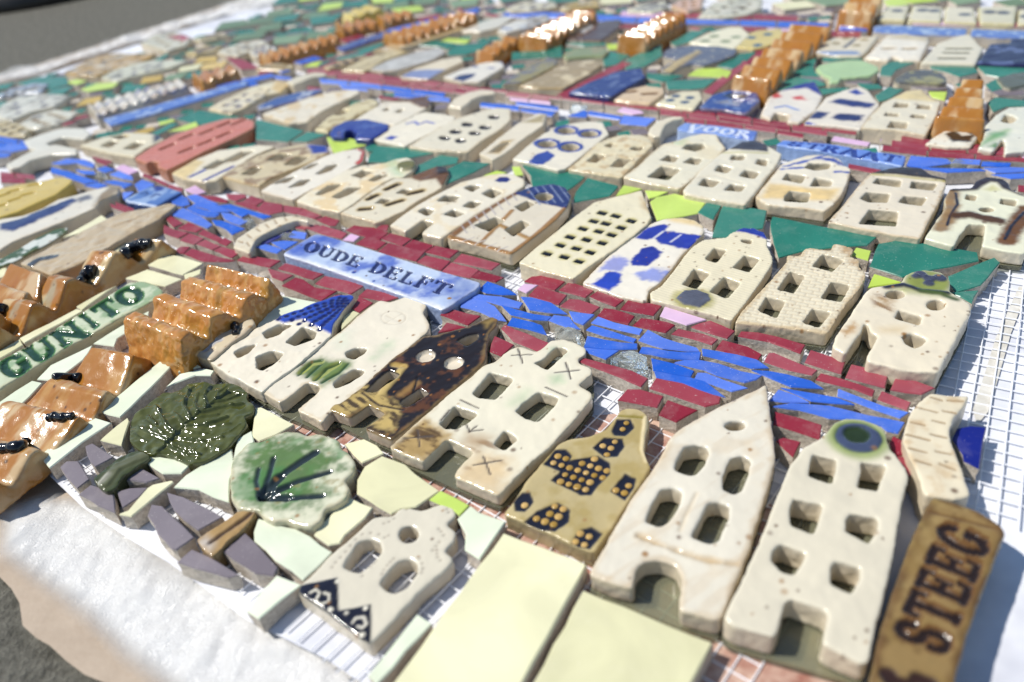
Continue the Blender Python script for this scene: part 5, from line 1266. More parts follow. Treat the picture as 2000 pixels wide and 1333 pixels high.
far_roof('yellow ridged roof block at the top left', (715, 8), (745, 14), (670, 22), (690, 30), 3, z=12, zv=9, base=(.55, .42, .1), ops=[((.6, .5, .25), 8, .5, .7, .5)])
WB = [((.06, .08, .2), 9, .56, .62, .9), ((.4, .28, .15), 8, .52, .66, .8)]
far_roof('white saw-tooth roof row with blue gaps along the left canal', (345, 150), (365, 165), (170, 200), (190, 222), 10, z=11, zv=8, base=(.58, .53, .44), ops=WB)
far_roof('ochre and orange roof knobs at the end of the white roof row', (445, 122), (462, 132), (375, 140), (395, 155), 4, z=13, zv=8, ops=MIX)

# ------------------------------------------------------------------ left-hand houses
clay('clay_house', 'long tan clay house with rough stamped wall reaching the canal', 'clay house',
     Q('R12 150,932 340,832 560,732 800,602 950,542 1150,502 1330,466 1385,476 1350,512 1220,602 1050,692 800,842 600,952 400,1027 300,992'), zt=12, vox=.55, base=(.5, .4, .26), side=(.36, .28, .17), gloss=.9, lump=.3,
     ops=[('bump', 3.5, .45), ('noise', (.4, .28, .14), 6, .5, .65, .6), wl('R12 230,960 300,910 420,890', 4.5, (.06, .065, .07), .6, .97, .3), wl('R12 900,650 1300,490', .8, (.3, .2, .1), .4)])
clay('clay_house', 'mustard yellow clay house with slit windows at the left edge', 'clay house',
     Q('R12 -120,430 0,350 120,320 300,300 420,270 500,262 570,282 560,310 440,400 300,460 150,530 0,580 -120,600'), zt=12, vox=.65, base=(.58, .43, .1), side=(.5, .36, .08), gloss=.95, speck=8,
     ops=[wl('R12 %d,%d %d,%d' % q, 2.6, (.42, .28, .04), .5, .95, -1.2, .1) for q in [(75, 380, 150, 360), (180, 405, 260, 385), (0, 415, 60, 395), (80, 450, 150, 425), (0, 490, 40, 475), (230, 330, 300, 315)]])
clay('clay_house', 'white clay house with a band of dark blue windows behind the tan one', 'clay house',
     Q('R12 -120,700 0,590 180,560 330,510 450,440 600,400 780,350 870,330 935,350 920,390 800,440 740,500 600,570 300,690 100,770 0,840 -120,900'), zt=12, vox=.6, base=(.64, .6, .5), lump=.35,
     ops=[wp('R12 0,630 180,580 330,520 560,430 600,450 470,530 330,590 100,690 0,680', (.025, .035, .12), 1.5, .97, .2, 1.5), wp('R12 860,330 940,345 900,390 780,460 730,490 760,430', (.2, .13, .04, .85), 2, .95, .2, 1), wp('R12 600,430 700,400 720,430 620,460', (.05, .06, .1, .8), 1.5)])
clay('clay_house', 'green-black tall clay strip with white patches left of the tan house', 'clay house',
     Q('R12 -100,940 0,900 150,820 300,730 440,665 530,655 520,690 400,770 250,850 100,930 0,970 -100,1030'), zt=10, vox=.6, base=(.06, .1, .03), gloss=1.0, lump=.4, ops=[('noise', (.62, .64, .58), 7, .5, .58, .9)])  # white mixed in at random patches over the dark green
# ------------------------------------------------------------------ the near canal and its two brick quays
quayN = group_at('brick_quay', (1200, 600), 'crimson brick quay between the blue canal and the middle houses', 'brick quay')
quayS = group_at('brick_quay', (900, 620), 'crimson brick quay between the canal and the front houses', 'brick quay')
canal = group_at('canal', (1250, 680), 'bright blue shard canal running right from the lettered plate', 'canal')
tiles(quayN, 'brick', M_RED, '''A5 120,0 390,0 260,40 190,30; 300,40 430,5 655,80 610,130 480,100; 650,40 720,0 900,20 1035,65 960,130 770,85; 740,170 840,100 1020,155 935,225; 975,125 1060,75 1255,130 1170,190; 945,245 1040,165 1375,250 1300,340; 1185,190 1270,130 1460,185 1375,243; 1390,250 1480,197 1695,240 1610,305; 1308,340 1390,282 1615,335 1530,420; 1650,330 1720,260 2000,330 2080,352 2000,410; 1540,425 1628,342 1880,410 1800,485; 1810,485 1885,430 2110,492 2040,530; 925,35 980,0 1040,0 1030,53;
A1 630,40 690,0 800,-10 1010,50 915,130 800,95; 665,190 750,98 1035,190 955,280; 960,125 1060,47 1308,120 1215,195; 972,285 1060,217 1150,222 1358,295 1270,363; 1262,195 1350,132 1598,220 1510,293; 1562,325 1640,232 1968,287 1880,383; 1332,385 1400,307 1500,317 1698,380 1630,458; 1688,468 1760,397 2010,440 2090,470 2000,540;
A2 692,245 790,205 920,167 1218,290 1130,383; 447,325 530,262 830,322 1018,387 940,453 760,395; 992,500 1070,392 1380,480 1553,570 1500,638 1250,570; F 1442,657 1448,649 1480,651 1520,659 1572,674 1563,690 1500,667; 1493,706 1502,690 1512,690 1594,724 1586,732 1540,722;
R5 247,490 280,412 503,480 475,563; 512,585 545,502 783,560 760,653; 802,670 840,577 1090,660 1000,700; 317,600 345,562 480,592 693,670 680,710 550,660; 722,730 745,682 928,750 905,798;
A3 1400,310 1640,330 1530,385 1450,360; 1560,375 1680,337 1860,390 1800,440; 1650,265 1750,232 1900,275 1860,330 1800,330; 1430,200 1520,147 1708,225 1640,258; 1010,175 1090,82 1285,112 1285,188 1150,220; 1295,112 1500,142 1430,203 1300,180; 850,75 950,12 1088,60 1000,118; 760,87 850,75 1060,140 1000,163; 680,0 880,0 898,30 780,73 700,40; 360,0 560,10 698,60 680,83 540,60''', bev=.35 * MM)
tiles(quayN, 'lilac_tile', M_PINK, 'A5 622,135 690,77 778,100 720,148; A1 552,125 620,72 753,87 640,163; A2 312,110 370,2 868,150 630,213; A4 762,300 850,252 1028,330 930,373; 1582,550 1700,497 1828,570 1720,603')
tiles(quayS, 'brick', M_RED, '''R5 42,890 47,812 348,895 333,983; 52,1000 100,987 208,1010 163,1108; 802,1010 820,972 878,1000 888,1088 830,1098; 822,1110 898,1110 978,1230 920,1230;
A2 182,990 265,872 600,922 900,1012 1043,1090 1020,1160 860,1203; R6 692,735 750,667 830,672 983,715 945,788; 962,830 1015,737 1208,800 1070,873; 432,485 455,462 600,497 780,552 883,600 840,653 700,590;
A1 397,500 430,467 868,650 780,733 520,620; 287,735 330,582 518,670 395,778; R7 1202,180 1250,142 1458,190 1380,248; 1182,300 1240,232 1368,265 1290,280;
A5 17,395 80,347 438,450 340,498; 52,560 180,487 250,502 350,580 553,610 420,698; 362,535 450,467 818,555 690,633; 762,660 840,592 1168,665 1020,708; 702,770 770,662 888,720 770,808; 442,705 540,652 600,642 530,680;
A3 792,705 880,647 1258,715 1150,783; 1130,812 1408,880 1290,943 1180,900; 542,605 630,562 828,630 740,688; 362,540 450,497 618,560 530,598; 592,520 660,472 738,510 680,558; 372,425 430,382 648,480 590,508; 182,490 280,422 428,480 330,543; 152,370 270,302 418,370 350,408; 0,240 80,240 213,315 110,358; 0,330 120,387 268,420 160,478 0,420; 102,620 180,557 278,565 210,635; 215,640 300,582 600,680 775,720 700,730 430,720''', bev=.35 * MM)
tiles(canal, 'blue_shard', M_BLUE, '''A1 177,130 260,57 400,102 543,180 400,178 250,158; 102,205 150,172 400,197 608,255 570,308 400,280 250,238; 0,260 100,210 240,240 330,285 400,375 443,430 350,410 200,340 0,290; 402,287 560,325 700,365 888,392 850,428 700,420 500,368; 592,202 700,212 880,262 1043,375 900,363 680,323; 1062,342 1303,372 1190,468 1110,438; 862,430 910,382 1060,402 1090,457 1163,520 1050,498; 462,465 500,397 700,442 790,472 838,563 650,508; 1272,445 1340,387 1500,447 1778,512 1745,563 1400,480; 1227,515 1280,477 1400,512 1718,610 1690,638 1400,573; 1207,685 1240,577 1400,612 1560,642 1723,652 1718,698 1440,703 1330,698; 1215,697 1330,707 1538,722 1415,798 1240,735;
A2 52,400 160,277 350,372 550,442 750,492 783,528 650,528 350,498; 52,550 90,482 160,482 400,532 600,547 803,542 780,638 500,623 200,568; 822,502 1000,532 1250,577 1480,642 1628,735 1430,733 1150,653 840,578; 492,680 600,652 790,652 1020,692 1300,782 1553,830 1480,878 1340,923 1000,828 850,768; 202,622 480,692 718,777 680,845 460,812 235,765; 237,785 460,830 680,862 850,915 970,995 1113,1110 950,1058 600,928 270,863; 732,870 770,802 870,802 1100,892 1368,995 1180,1033 950,938; F 1470,723 1502,724 1536,731 1584,743 1609,759 1545,754;
R5 82,660 280,692 450,722 558,765 280,743 185,703; 17,740 70,670 180,710 263,750 100,745; 32,780 150,757 400,772 650,832 888,877 845,948 780,930 740,895 560,860 400,848 200,798; 457,710 460,667 520,692 760,782 913,822 860,858 700,798''')
canalL = group_at('canal', (400, 440), 'blue shard canal left of the small bridge and lettered plate', 'canal')
tiles(canalL, 'blue_shard', M_BLUE, '''A3 82,90 160,22 250,32 278,108 200,128; 255,22 350,2 540,82 600,108 350,93; 312,112 360,97 530,102 620,132 728,188 560,188 400,138; 252,142 310,115 400,155 608,207 560,238 460,233 330,188; 545,120 720,102 880,152 1168,235 1080,258 920,203 850,238 780,198 700,148; 62,210 210,147 390,232 528,320 470,358 250,268; 622,197 700,202 908,290 830,328 660,258; 517,272 640,282 878,365 740,428 680,368 560,318; 1352,450 1400,392 1543,412 1530,478; 1172,520 1300,502 1458,512 1310,598; 997,575 1110,542 1288,600 1230,643;
A4 0,240 180,182 400,192 508,240 498,288 300,228 100,248; 0,292 200,332 480,432 558,450 400,478 150,388 0,348; 292,312 500,332 528,368 400,368; 532,302 640,272 758,310 640,348; 692,372 800,332 958,390 968,438 850,418; 392,500 550,462 678,500 560,528; 602,452 740,432 968,480 860,538 820,498; 832,580 978,572 860,668; 992,480 1070,422 1218,480 1150,538 1050,578; 1422,690 1560,612 1580,740''')
tiles(canalL, 'navy_shard', M_NAVY, 'A3 1062,500 1150,442 1330,362 1383,367 1340,408 1120,528 1055,545')
tiles(canal, 'navy_shard', M_NAVY, 'R5 1418,912 1400,1000 1370,1178 1282,1130 1278,1090 1205,990 1240,922 1320,902')
def glass_chunk(parent, px, z=6.5):
    p = ccw(Wp(px, z * MM * .6)); c = p.mean(0); n = len(p); claim(p)
    v = [(*(a - c), 0) for a in p] + [(*((a - c) * random.uniform(.8, 1.0)), z * MM * random.uniform(.45, .8)) for a in p]
    v += [(*((a - c) * random.uniform(.25, .6)), z * MM * random.uniform(.75, 1.05)) for a in p]
    f = [list(range(n))[::-1], [2 * n + i for i in range(n)]]
    for k in (0, 1):
        for i in range(n): f.append([k * n + i, k * n + (i + 1) % n, (k + 1) * n + (i + 1) % n, (k + 1) * n + i])
    me = bpy.data.meshes.new('glass_chunk'); me.from_pydata(v, [], f); me.materials.append(M_SHARD); me.update()
    link('glass_chunk', me, (c[0], c[1], .6 * MM), parent)
glass_chunk(canal, Q('A1 892,480 1000,512 1110,545 1223,592 1180,658 1060,640 950,608 922,590'))
glass_chunk(canal, Q('R6 632,492 665,462 710,442 760,440 810,452 878,490 888,540 850,548 800,548 700,510'))
glass_chunk(canalL, Q('A3 852,330 930,282 998,320 920,368')); glass_chunk(canalL, Q('A3 1212,490 1290,452 1400,470 1478,482 1350,513'))
glass_chunk(canalL, Q('A4 480,400 580,350 690,390 640,420 540,430'))

# ------------------------------------------------------------------ pale paving, tree pits in front
pav = group_at('pale_paving', (400, 900), 'pale lime and mint broken tile paving around the two front trees', 'tile paving')
tiles(pav, 'paving_tile', M_MINT, '''R3 12,347 130,387 240,402 320,452 453,545 280,713 220,650 120,590 0,470 -10,420; 1292,277 1340,312 1498,370 1430,458 1340,588 1267,530 1262,440 1222,350; F 482,1192 540,1123 587,1142 550,1170 505,1208;
815,1201 841,1218 792,1270 735,1335 720,1320; 341,952 363,929 400,905 450,878 453,899 459,905 446,938 447,981 420,970 390,955; R8 947,1140 990,1102 1248,1150 1180,1213 1065,1213; 257,1100 440,962 620,857 718,885 530,1008 320,1173; 652,810 880,622 1080,462 1150,462 1100,540 1040,600 780,848;
1082,650 1170,567 1330,532 1393,545 1370,573 1270,573 1150,618; 1522,1120 1550,992 1638,942 1648,1010 1610,1058; 247,600 330,512 598,387 540,478 390,588 360,608; 0,752 210,617 273,630 190,718 60,828 0,860 -60,900 -60,790; 612,370 700,312 850,222 968,162 958,218 760,338 740,388;
F 500,647 515,602 550,578 618,591 588,605 540,622; R7 -10,140 60,52 120,32 155,45 0,170''', zt=5.8 * MM)
tiles(pav, 'paving_tile', M_PALE, '''F 700,935 715,911 746,891 790,908 855,958 812,989 783,992 763,1003 699,962; R7 577,1020 700,992 780,1032 828,1080 690,1138 640,1088; F 500,798 510,796 574,830 540,849 507,861 494,850; R3 542,222 560,222 693,280 650,338 530,438 500,488 440,498 347,440;
R4 722,320 770,302 890,167 920,147 1033,122 1038,130 790,333; R8 652,1000 680,972 828,852 835,880 790,1033 670,1000; 1160,555 1230,475 1298,520; F 667,645 671,620 690,608 701,613''', zt=5.8 * MM)
tiles(pav, 'paving_tile', M_LIME, 'R3 1110,182 1278,270 1222,328 1190,290 1042,235', zt=5.8 * MM)
pavL = group_at('pale_paving', (200, 640), 'row of cream-yellow tiles between the orange roof blocks at left', 'tile paving')
tiles(pavL, 'paving_tile', M_PALE, '''R8 0,422 130,347 150,383 0,468 -60,500 -60,455; 132,340 330,240 500,147 538,160 330,275 162,368; 502,130 640,52 758,0 700,30 533,153; R12 1162,945 1290,867 1400,882 1583,940 1430,1028; 982,1050 1150,982 1418,1060 1290,1113; 872,830 1000,772 940,848; 492,735 790,562 838,590 620,698; 1440,1030 1570,985 1560,1020 1450,1075; -40,985 50,975 40,1040 -40,1070''', zt=5.8 * MM)
for lab, px in [('large pale lime square tile between the two small front houses', '984,1043 1145,1105 1019,1333 960,1440 690,1440 770,1333'), ('large pale lime tile at the bottom edge below the arched doorway', '1140,1153 1390,1257 1345,1340 1300,1420 1000,1420 1045,1333')]:
    p = Q('F ' + px); c = Wp(p, 0).mean(0)
    t = thing('square_tile', (c[0], c[1], 0), lab, 'floor tile')
    cut_tile('slab', p, M_PALE, t, 6 * MM, bev=.5 * MM)
pit1 = group_at('tree_pit', (230, 950), 'slate grey shards around the foot of the dark olive tree', 'tree pit')
tiles(pit1, 'slate_shard', M_GREY, 'R4 367,35 400,2 468,0 500,50 533,110 465,163 405,100; 482,200 545,147 678,187 688,308 590,268; 707,187 780,167 883,162 830,218 740,278; 767,110 840,42 953,105 880,123; R8 552,1040 600,1022 738,1110 620,1168 590,1138', zt=5.8 * MM)
pit2 = group_at('tree_pit', (440, 1080), 'slate grey shards around the foot of the pale green tree', 'tree pit')
tiles(pit2, 'slate_shard', M_GREY, 'R4 1002,190 1100,217 1338,335 1190,413 1110,348 1050,288; 912,267 970,277 1050,352 1158,465 1060,538 1030,533 960,438 892,330; 1150,532 1260,582 1428,685 1370,693 1170,633 1062,605; F 478,1042 500,1062 539,1110 534,1124 500,1118 437,1076', zt=5.8 * MM)
clay('glaze_slab', 'small tan clay slab with a black snake of glaze', 'clay slab', Q('F 354,676 369,662 420,632 480,618 495,622 500,632 480,652 450,672 412,703 362,687'), zt=11, vox=.5, base=(.55, .47, .34), side=(.42, .33, .22), part='slab', lump=.5, speck=25, rim=((.3, .2, .1), 2, .4),
     ops=[wl('R8 1330,410 1400,350 1430,345', 2.5, (.4, .4, .42), .8)], beads=[(Q('R8 1370,268 1420,242 1480,240 1520,250 1545,280 1530,318'), 1.5, 'glaze_bead')])

# ------------------------------------------------------------------ gardens behind the middle row
garR = group_at('garden', (1700, 450), 'teal and lime garden tiles behind the right-hand middle houses', 'garden')
tiles(garR, 'garden_tile', M_TEAL, 'R9 37,567 180,597 838,735 770,793 500,808 260,838 87,888 42,720 22,640; 872,785 1040,752 1638,850 1643,913 1300,983 1050,1048 797,963; 1412,1030 1770,892 1808,925 1660,1098 1470,1158; 1432,1172 1638,1157 1590,1250 1500,1202; R10 1657,477 1988,522 1960,658 1750,688 1690,733 1567,730 1620,570; 1532,457 1638,472 1570,598 1457,540')
tiles(garR, 'lime_tile', M_LIME, 'R9 832,1022 1038,1085 900,1103 782,1128; 692,817 803,842 780,913 657,875; R10 1270,392 1518,450 1450,543 1137,598 1082,450 1130,418; 1042,367 1218,377 1130,413 1072,428')
garM = group_at('garden', (1100, 360), 'teal and lime garden tiles behind the pointed eighteen-window house', 'garden')
tiles(garM, 'garden_tile', M_TEAL, 'R10 592,272 833,332 760,408 482,463 502,380; 82,172 430,207 568,262 430,368 300,318 162,343 152,250; R11 1482,328 1502,202 1620,142 1828,157 1700,228; 1242,238 1262,172 1440,92 1578,112 1568,158 1420,178; 872,148 892,82 960,22 1200,42 1388,82 1240,108 1000,148')
tiles(garM, 'lime_tile', M_LIME, 'R10 872,332 1018,360 812,413; 0,180 60,180 85,245 30,250; R11 1780,250 1880,215 1960,230 1850,260')
garL = group_at('garden', (550, 265), 'teal and lime garden tiles behind the coral house', 'garden')
tiles(garL, 'garden_tile', M_TEAL, 'R15 2,932 378,1022 250,1108 0,1090; 402,1032 548,1052 400,1108 272,1108; 850,1150 920,1120 990,1150 950,1170 880,1180; R16 1372,932 1560,862 1878,912 1720,968 1600,978; 1182,1040 1330,962 1398,962 1240,1048')
tiles(garL, 'lime_tile', M_LIME, 'R15 552,1072 740,1082 913,1112 780,1148 612,1198; R16 1242,952 1350,927 1368,945 1250,978; 1312,1030 1530,957 1548,990 1460,1018')
tiles(garL, 'ochre_tile', M_YEL, 'R16 962,1060 1190,987 1208,1010 1080,1073')
# ------------------------------------------------------------------ far streets, canals and gardens
def poly_at(w, t):
    d = np.linalg.norm(np.diff(w, axis=0), axis=1); s = np.concatenate([[0], np.cumsum(d)]) / d.sum()
    return np.array([np.interp(t, s, w[:, 0]), np.interp(t, s, w[:, 1])])
def strip(parent, name, mat, top, bot, rows, L, zt=6 * MM, gap=.42, shard=False, odd=None, p_odd=0.0):
    """courses of cut tiles between two traced edges; pieces that would lie under something are left out"""
    A, B = Wp(Q(top), zt), Wp(Q(bot), zt)
    tot = np.linalg.norm(np.diff((A if len(A) == len(B) else A), axis=0), axis=1).sum()
    for r in range(rows):
        v0, v1 = r / rows, (r + 1) / rows
        t = -random.random() * .5 * L * MM / tot
        while t < 1:
            dt = L * MM * random.uniform(.75, 1.3) / tot
            g = gap * MM / tot
            t0, t1 = max(t + g, 0), min(t + dt - g, 1)
            if t1 - t0 > 2.2 * MM / tot:
                q = []
                for tt, vv in ((t0, v0), (t1, v0), (t1, v1), (t0, v1)):
                    a, b = poly_at(A, tt), poly_at(B, tt)
                    wv = np.linalg.norm(b - a) + 1e-9
                    gv = gap * MM / wv
                    vv2 = vv + (gv if vv == v0 else -gv)
                    if shard: vv2 += random.uniform(-.12, .12); 
                    q.append(a + (b - a) * min(max(vv2, 0.01), .99))
                q = np.array(q)
                if shard: q += np.random.RandomState(int(t * 1e6) % 99991).uniform(-1, 1, (4, 2)) * .7 * MM
                if abs(area(q)) > 9 * MM * MM:
                    m, nm = (odd if odd and random.random() < p_odd else (mat, name))
                    cut_tile(nm, None, m, parent, zt, wp=q, checkfree=True)
            t += dt
PK = (M_PINK, 'lilac_tile')
# Voorstraat and its canal
vN = group_at('brick_quay', (1300, 215), 'crimson brick street along the far side of the second canal', 'brick quay')
vS = group_at('brick_quay', (1250, 262), 'crimson brick street between the second canal and the garden row', 'brick quay')
vC = group_at('canal', (1100, 210), 'blue shard second canal with VOOR and STRAAT plates in it', 'canal')
tiles(vN, 'lilac_tile', M_PINK, 'R14 822,865 870,838 1000,862 1030,880 940,890; R13 500,1095 520,1065 800,1115 780,1140; F 1720,272 1722,270 1723,273')
tiles(vC, 'blue_shard', M_BLUE, 'R9 1085,165 1120,97 1400,120 1440,150 1200,185; 1445,150 1470,120 1660,135 1650,165; 1085,175 1300,190 1660,200 1700,215 1400,225; 1670,170 1680,140 1900,150 1890,175; 1690,190 1900,185 2080,190 2060,215 1780,225; 1750,240 1900,235 2080,230 2080,260 1900,270; R14 440,905 560,860 590,870 580,915; 870,900 1120,925 1050,985 840,965')
glass_chunk(vC, Q('R9 1340,175 1430,155 1560,165 1655,182 1600,198 1450,196')); glass_chunk(vC, Q('R14 440,845 500,832 590,850 560,880 480,872'))
strip(vC, 'blue_shard', M_BLUE, 'F 420,168 520,144 600,152 700,160 900,185 1010,198 1130,212 1290,236', 'F 440,182 530,160 600,166 700,178 860,200 1000,215 1110,233 1275,252', 2, 24, shard=True)
strip(vN, 'brick', M_RED, 'F 600,134 700,140 860,160 1000,178 1200,200 1370,215 1480,231 1680,253 1820,272 2020,292', 'F 600,151 700,159 900,184 1010,197 1150,213 1340,238 1480,254 1640,282 1775,303 2020,318', 3, 17, odd=PK, p_odd=.02)
strip(vS, 'brick', M_RED, 'F 600,168 700,180 860,202 1000,217 1110,235 1275,256 1470,276 1620,300 1765,328 2020,350', 'F 600,182 700,196 870,214 1000,232 1110,250 1260,275 1450,295 1600,318 1760,348 2020,378', 2, 19)
# canal running up the left
lC = group_at('canal', (350, 200), 'narrow blue canal climbing to the right at upper left', 'canal')
lN = group_at('brick_quay', (300, 195), 'crimson brick edge above the upper left canal', 'brick quay')
lS = group_at('brick_quay', (380, 220), 'crimson brick edge below the upper left canal', 'brick quay')
clay('name_plate', 'long blurred blue plate in the upper left canal', 'name plate', Q('F 200,232 300,205 400,178 480,156 484,166 400,192 300,222 215,245'), zt=10, vox=.8, base=(.1, .18, .48), gloss=.95, part='plate', ops=[('noise', (.4, .48, .62), 4, .56, .66, .7)])
clay('name_plate', 'navy plate in the canal past the crossing', 'name plate', Q('F 655,92 700,76 760,58 768,66 720,82 670,100'), zt=10, vox=.9, base=(.04, .05, .2), gloss=.95, part='plate', ops=[('noise', (.2, .24, .4), 4, .56, .66, .6)])
strip(lC, 'blue_shard', M_BLUE, 'F 132,243 230,218 330,192 480,153 560,134', 'F 172,262 260,240 350,216 500,172 580,148', 2, 26, shard=True)
strip(lC, 'blue_shard', M_BLUE, 'F 545,116 650,90 750,60 840,38 930,14', 'F 588,126 680,102 765,76 860,48 950,22', 2, 26, shard=True)
strip(lN, 'brick', M_RED, 'F 100,240 200,216 320,182 470,135 560,118', 'F 128,245 228,219 328,193 478,154 556,136', 2, 20, odd=PK, p_odd=.03)
strip(lS, 'brick', M_RED, 'F 174,264 262,242 352,218 502,174 582,150', 'F 190,276 275,255 365,232 512,188 590,160', 1, 20)
strip(lN, 'brick', M_RED, 'F 440,112 520,122 600,104 650,82 750,52 900,14', 'F 470,136 560,134 620,102 660,90 752,60 905,22', 1, 22)
strip(lS, 'brick', M_RED, 'F 590,128 682,104 768,78 862,50 955,24', 'F 640,134 720,108 800,84 890,56 980,30', 1, 22)
jC = group_at('canal', (60, 280), 'blue shard canal junction at the left border', 'canal')
tiles(jC, 'blue_shard', M_BLUE, 'R16 -60,1055 0,1062 150,1092 120,1120 -60,1100; 160,1095 260,1120 345,1150 270,1165 150,1130; -60,1110 120,1130 240,1160 100,1190 -60,1170; -60,1180 90,1200 60,1225 -60,1240; R12 -80,0 60,0 40,30 -80,40; 100,0 240,10 200,50 110,40')
tiles(jC, 'navy_shard', M_NAVY, 'R16 250,1120 330,1095 420,1110 330,1130')
# quay bricks along the left stretch of the near canal
strip(quayN, 'brick', M_RED, 'F 150,300 200,306 250,325 300,345 340,362 400,380', 'F 140,308 190,316 240,338 300,362 330,378 390,396', 2, 16)
strip(quayS, 'brick', M_RED, 'F 0,335 60,340 150,365 230,395 330,430', 'F 0,368 80,370 180,400 250,425 330,455', 3, 16)
strip(quayS, 'brick', M_RED, 'F 120,425 200,400 240,410', 'F 135,450 210,430 250,440', 2, 18)
strip(quayS, 'brick', M_RED, 'F 285,455 320,440 360,470', 'F 330,490 345,480 390,505', 2, 16)
# lanes
lane2 = group_at('brick_lane', (1220, 125), 'long crimson lane rising between the two tall orange loaves', 'brick lane')
strip(lane2, 'brick', M_RED, 'F 1085,185 1180,138 1260,95 1320,68 1350,52', 'F 1110,190 1195,146 1275,104 1340,76 1370,56', 1, 34)
lane3 = group_at('brick_lane', (1430, 140), 'short crimson lane left of the big orange roof block', 'brick lane')
strip(lane3, 'brick', M_RED, 'F 1372,180 1420,140 1470,105 1500,80', 'F 1392,186 1436,148 1482,112 1512,90', 1, 30)
# top street and canal
tN = group_at('brick_quay', (1500, 40), 'crimson brick street along the top edge canal', 'brick quay')
tC = group_at('canal', (1400, 45), 'blue shard canal along the top edge', 'canal')
clay('name_plate', 'blue blurred plate in the top canal', 'name plate', Q('F 1706,50 1740,48 1890,56 1888,68 1780,66 1706,60'), zt=10, vox=.9, base=(.12, .2, .46), gloss=.95, part='plate', ops=[('noise', (.4, .5, .62), 4, .55, .65, .7)])
clay('name_plate', 'second blue blurred plate at the top right corner', 'name plate', Q('F 1898,56 1950,58 2030,60 2030,74 1950,72 1896,68'), zt=10, vox=.9, base=(.12, .2, .46), gloss=.95, part='plate', ops=[('noise', (.4, .5, .62), 4, .55, .65, .7)])
clay('name_plate', 'bright blue plate right of the big orange roof block', 'name plate', Q('F 1640,44 1698,44 1696,58 1638,58'), zt=9, vox=.9, base=(.06, .12, .5), gloss=.95, part='plate')
strip(tC, 'blue_shard', M_BLUE, 'F 960,22 1100,24 1200,32 1350,36 1500,40 1620,44', 'F 950,32 1100,36 1200,44 1350,47 1500,50 1620,56', 1, 34, shard=True)
strip(tN, 'brick', M_RED, 'F 1000,14 1200,20 1400,26 1600,32 1750,38 2030,44', 'F 1000,22 1200,31 1400,36 1600,42 1750,46 2030,54', 1, 30, odd=PK, p_odd=.06)
strip(tN, 'brick', M_RED, 'F 1180,46 1350,50 1500,54 1640,60 1760,68 2030,76', 'F 1180,54 1350,58 1500,64 1640,72 1760,84 2030,92', 1, 26, odd=PK, p_odd=.04)

# rows of far houses
def autowin(px, nu=2, nv=3, colr=(.07, .065, .05)):
    """small dark window dents in rows on a far facade"""
    p = Wp(px, 7.5 * MM); c = p.mean(0); u, s_, vt = np.linalg.svd(p - c); out = []
    for i in range(nv):
        for j in range(nu):
            q = c + vt[0] * s_[0] * .62 * ((i + .5) / nv - .5) * 1.1 + vt[1] * s_[1] * .62 * ((j + .5) / nu - .5) * 1.1
            d = Vector((q[0], q[1], 7.5 * MM)) - CAM; k = FPX / d.dot(FW)
            out.append(('dot', ((1000 + d.dot(RT) * k, 666.5 - d.dot(UP) * k), 2.3), colr, .5, .9, -1.0, .3))
    return out
def fh(label, o, base, ops=(), holes=(), zt=11, vox=1.0, **kw):
    kw.setdefault('soft', .5); kw.setdefault('smooth', 2)
    return clay('clay_house', label, 'clay house', Q(o), holes, zt=zt, vox=vox, base=base, ops=list(ops), **kw)
CR = (.62, .56, .44)
fh('cream clay house with waved yellow gable and five windows', 'R13 725,1002 800,902 900,802 1000,752 1080,712 1200,700 1260,762 1350,802 1320,902 1232,1062 1000,1020', (.64, .59, .48), [wp('R13 950,770 1080,705 1200,695 1350,800 1200,790', (.58, .46, .2, .8), 3)],
   QM('R13 972,840 1002,797 1108,807 1088,843; 1158,850 1172,812 1278,822 1268,858; 902,905 922,877 1028,887 1018,913; 1108,920 1127,892 1238,902 1223,928; 928,1000 962,942 1098,957 1080,1008'), zt=11.5, vox=.6)
fh('white clay house with heavy cobalt windows', 'R13 282,962 380,852 450,762 600,702 720,677 790,712 870,822 800,902 722,1012 560,990', (.68, .63, .55), [wp('R13 620,720 690,700 750,735 690,745', COB, 1), wp('R13 480,800 560,770 830,810 810,845 660,835', (.02, .03, .14), 1.5, .95, 0, 1), wp('R13 290,930 380,870 480,880 420,930', (.015, .02, .1), 1.5, .95, 0, 1), wp('R13 490,920 560,885 750,900 720,945 560,945', (.015, .02, .1), 1.5, .95, 0, 1), wl('R13 310,960 390,990', 3, COB, 1)], vox=.65)
fh('white clay house with blue pointed roof and red spots', 'R13 -60,900 0,762 100,702 280,652 370,638 432,752 380,862 242,962 150,950 160,900 60,880 20,930', (.66, .62, .55), [wp('R13 90,715 280,650 375,632 440,760 300,690', (.02, .03, .22), 1, .95, .3), wp('R13 20,740 80,725 110,760 40,770', (.5, .05, .04), 1.5), wp('R13 190,760 260,750 300,785 210,780', (.5, .05, .04), 1.5), wl('R13 60,840 140,825 240,860', 1.6, (.1, .2, .5), .6)], vox=.7)
fh('inky blue clay house with black window slots', 'R14 1465,832 1560,742 1700,702 1910,700 1942,790 1832,892 1650,860 1480,852', (.035, .07, .26), [wp('R14 1650,750 1700,730 1850,745 1820,770 1700,775', INK, 1), wp('R14 1580,800 1680,780 1800,800 1750,830', (.3, .3, .3, .7), 2), ('noise', (.2, .28, .45), 4, .58, .68, .6)], vox=.7, side=(.03, .05, .16), gloss=.95)
fh('pale yellow clay house with four blue windows', 'R14 1115,812 1230,742 1330,712 1470,710 1492,770 1422,857 1270,840', (.62, .57, .4), [wd('R14 %d,%d' % q, 2.6, (.06, .09, .14), .6) for q in [(1280, 752), (1390, 765), (1235, 785), (1350, 800)]], vox=.75)
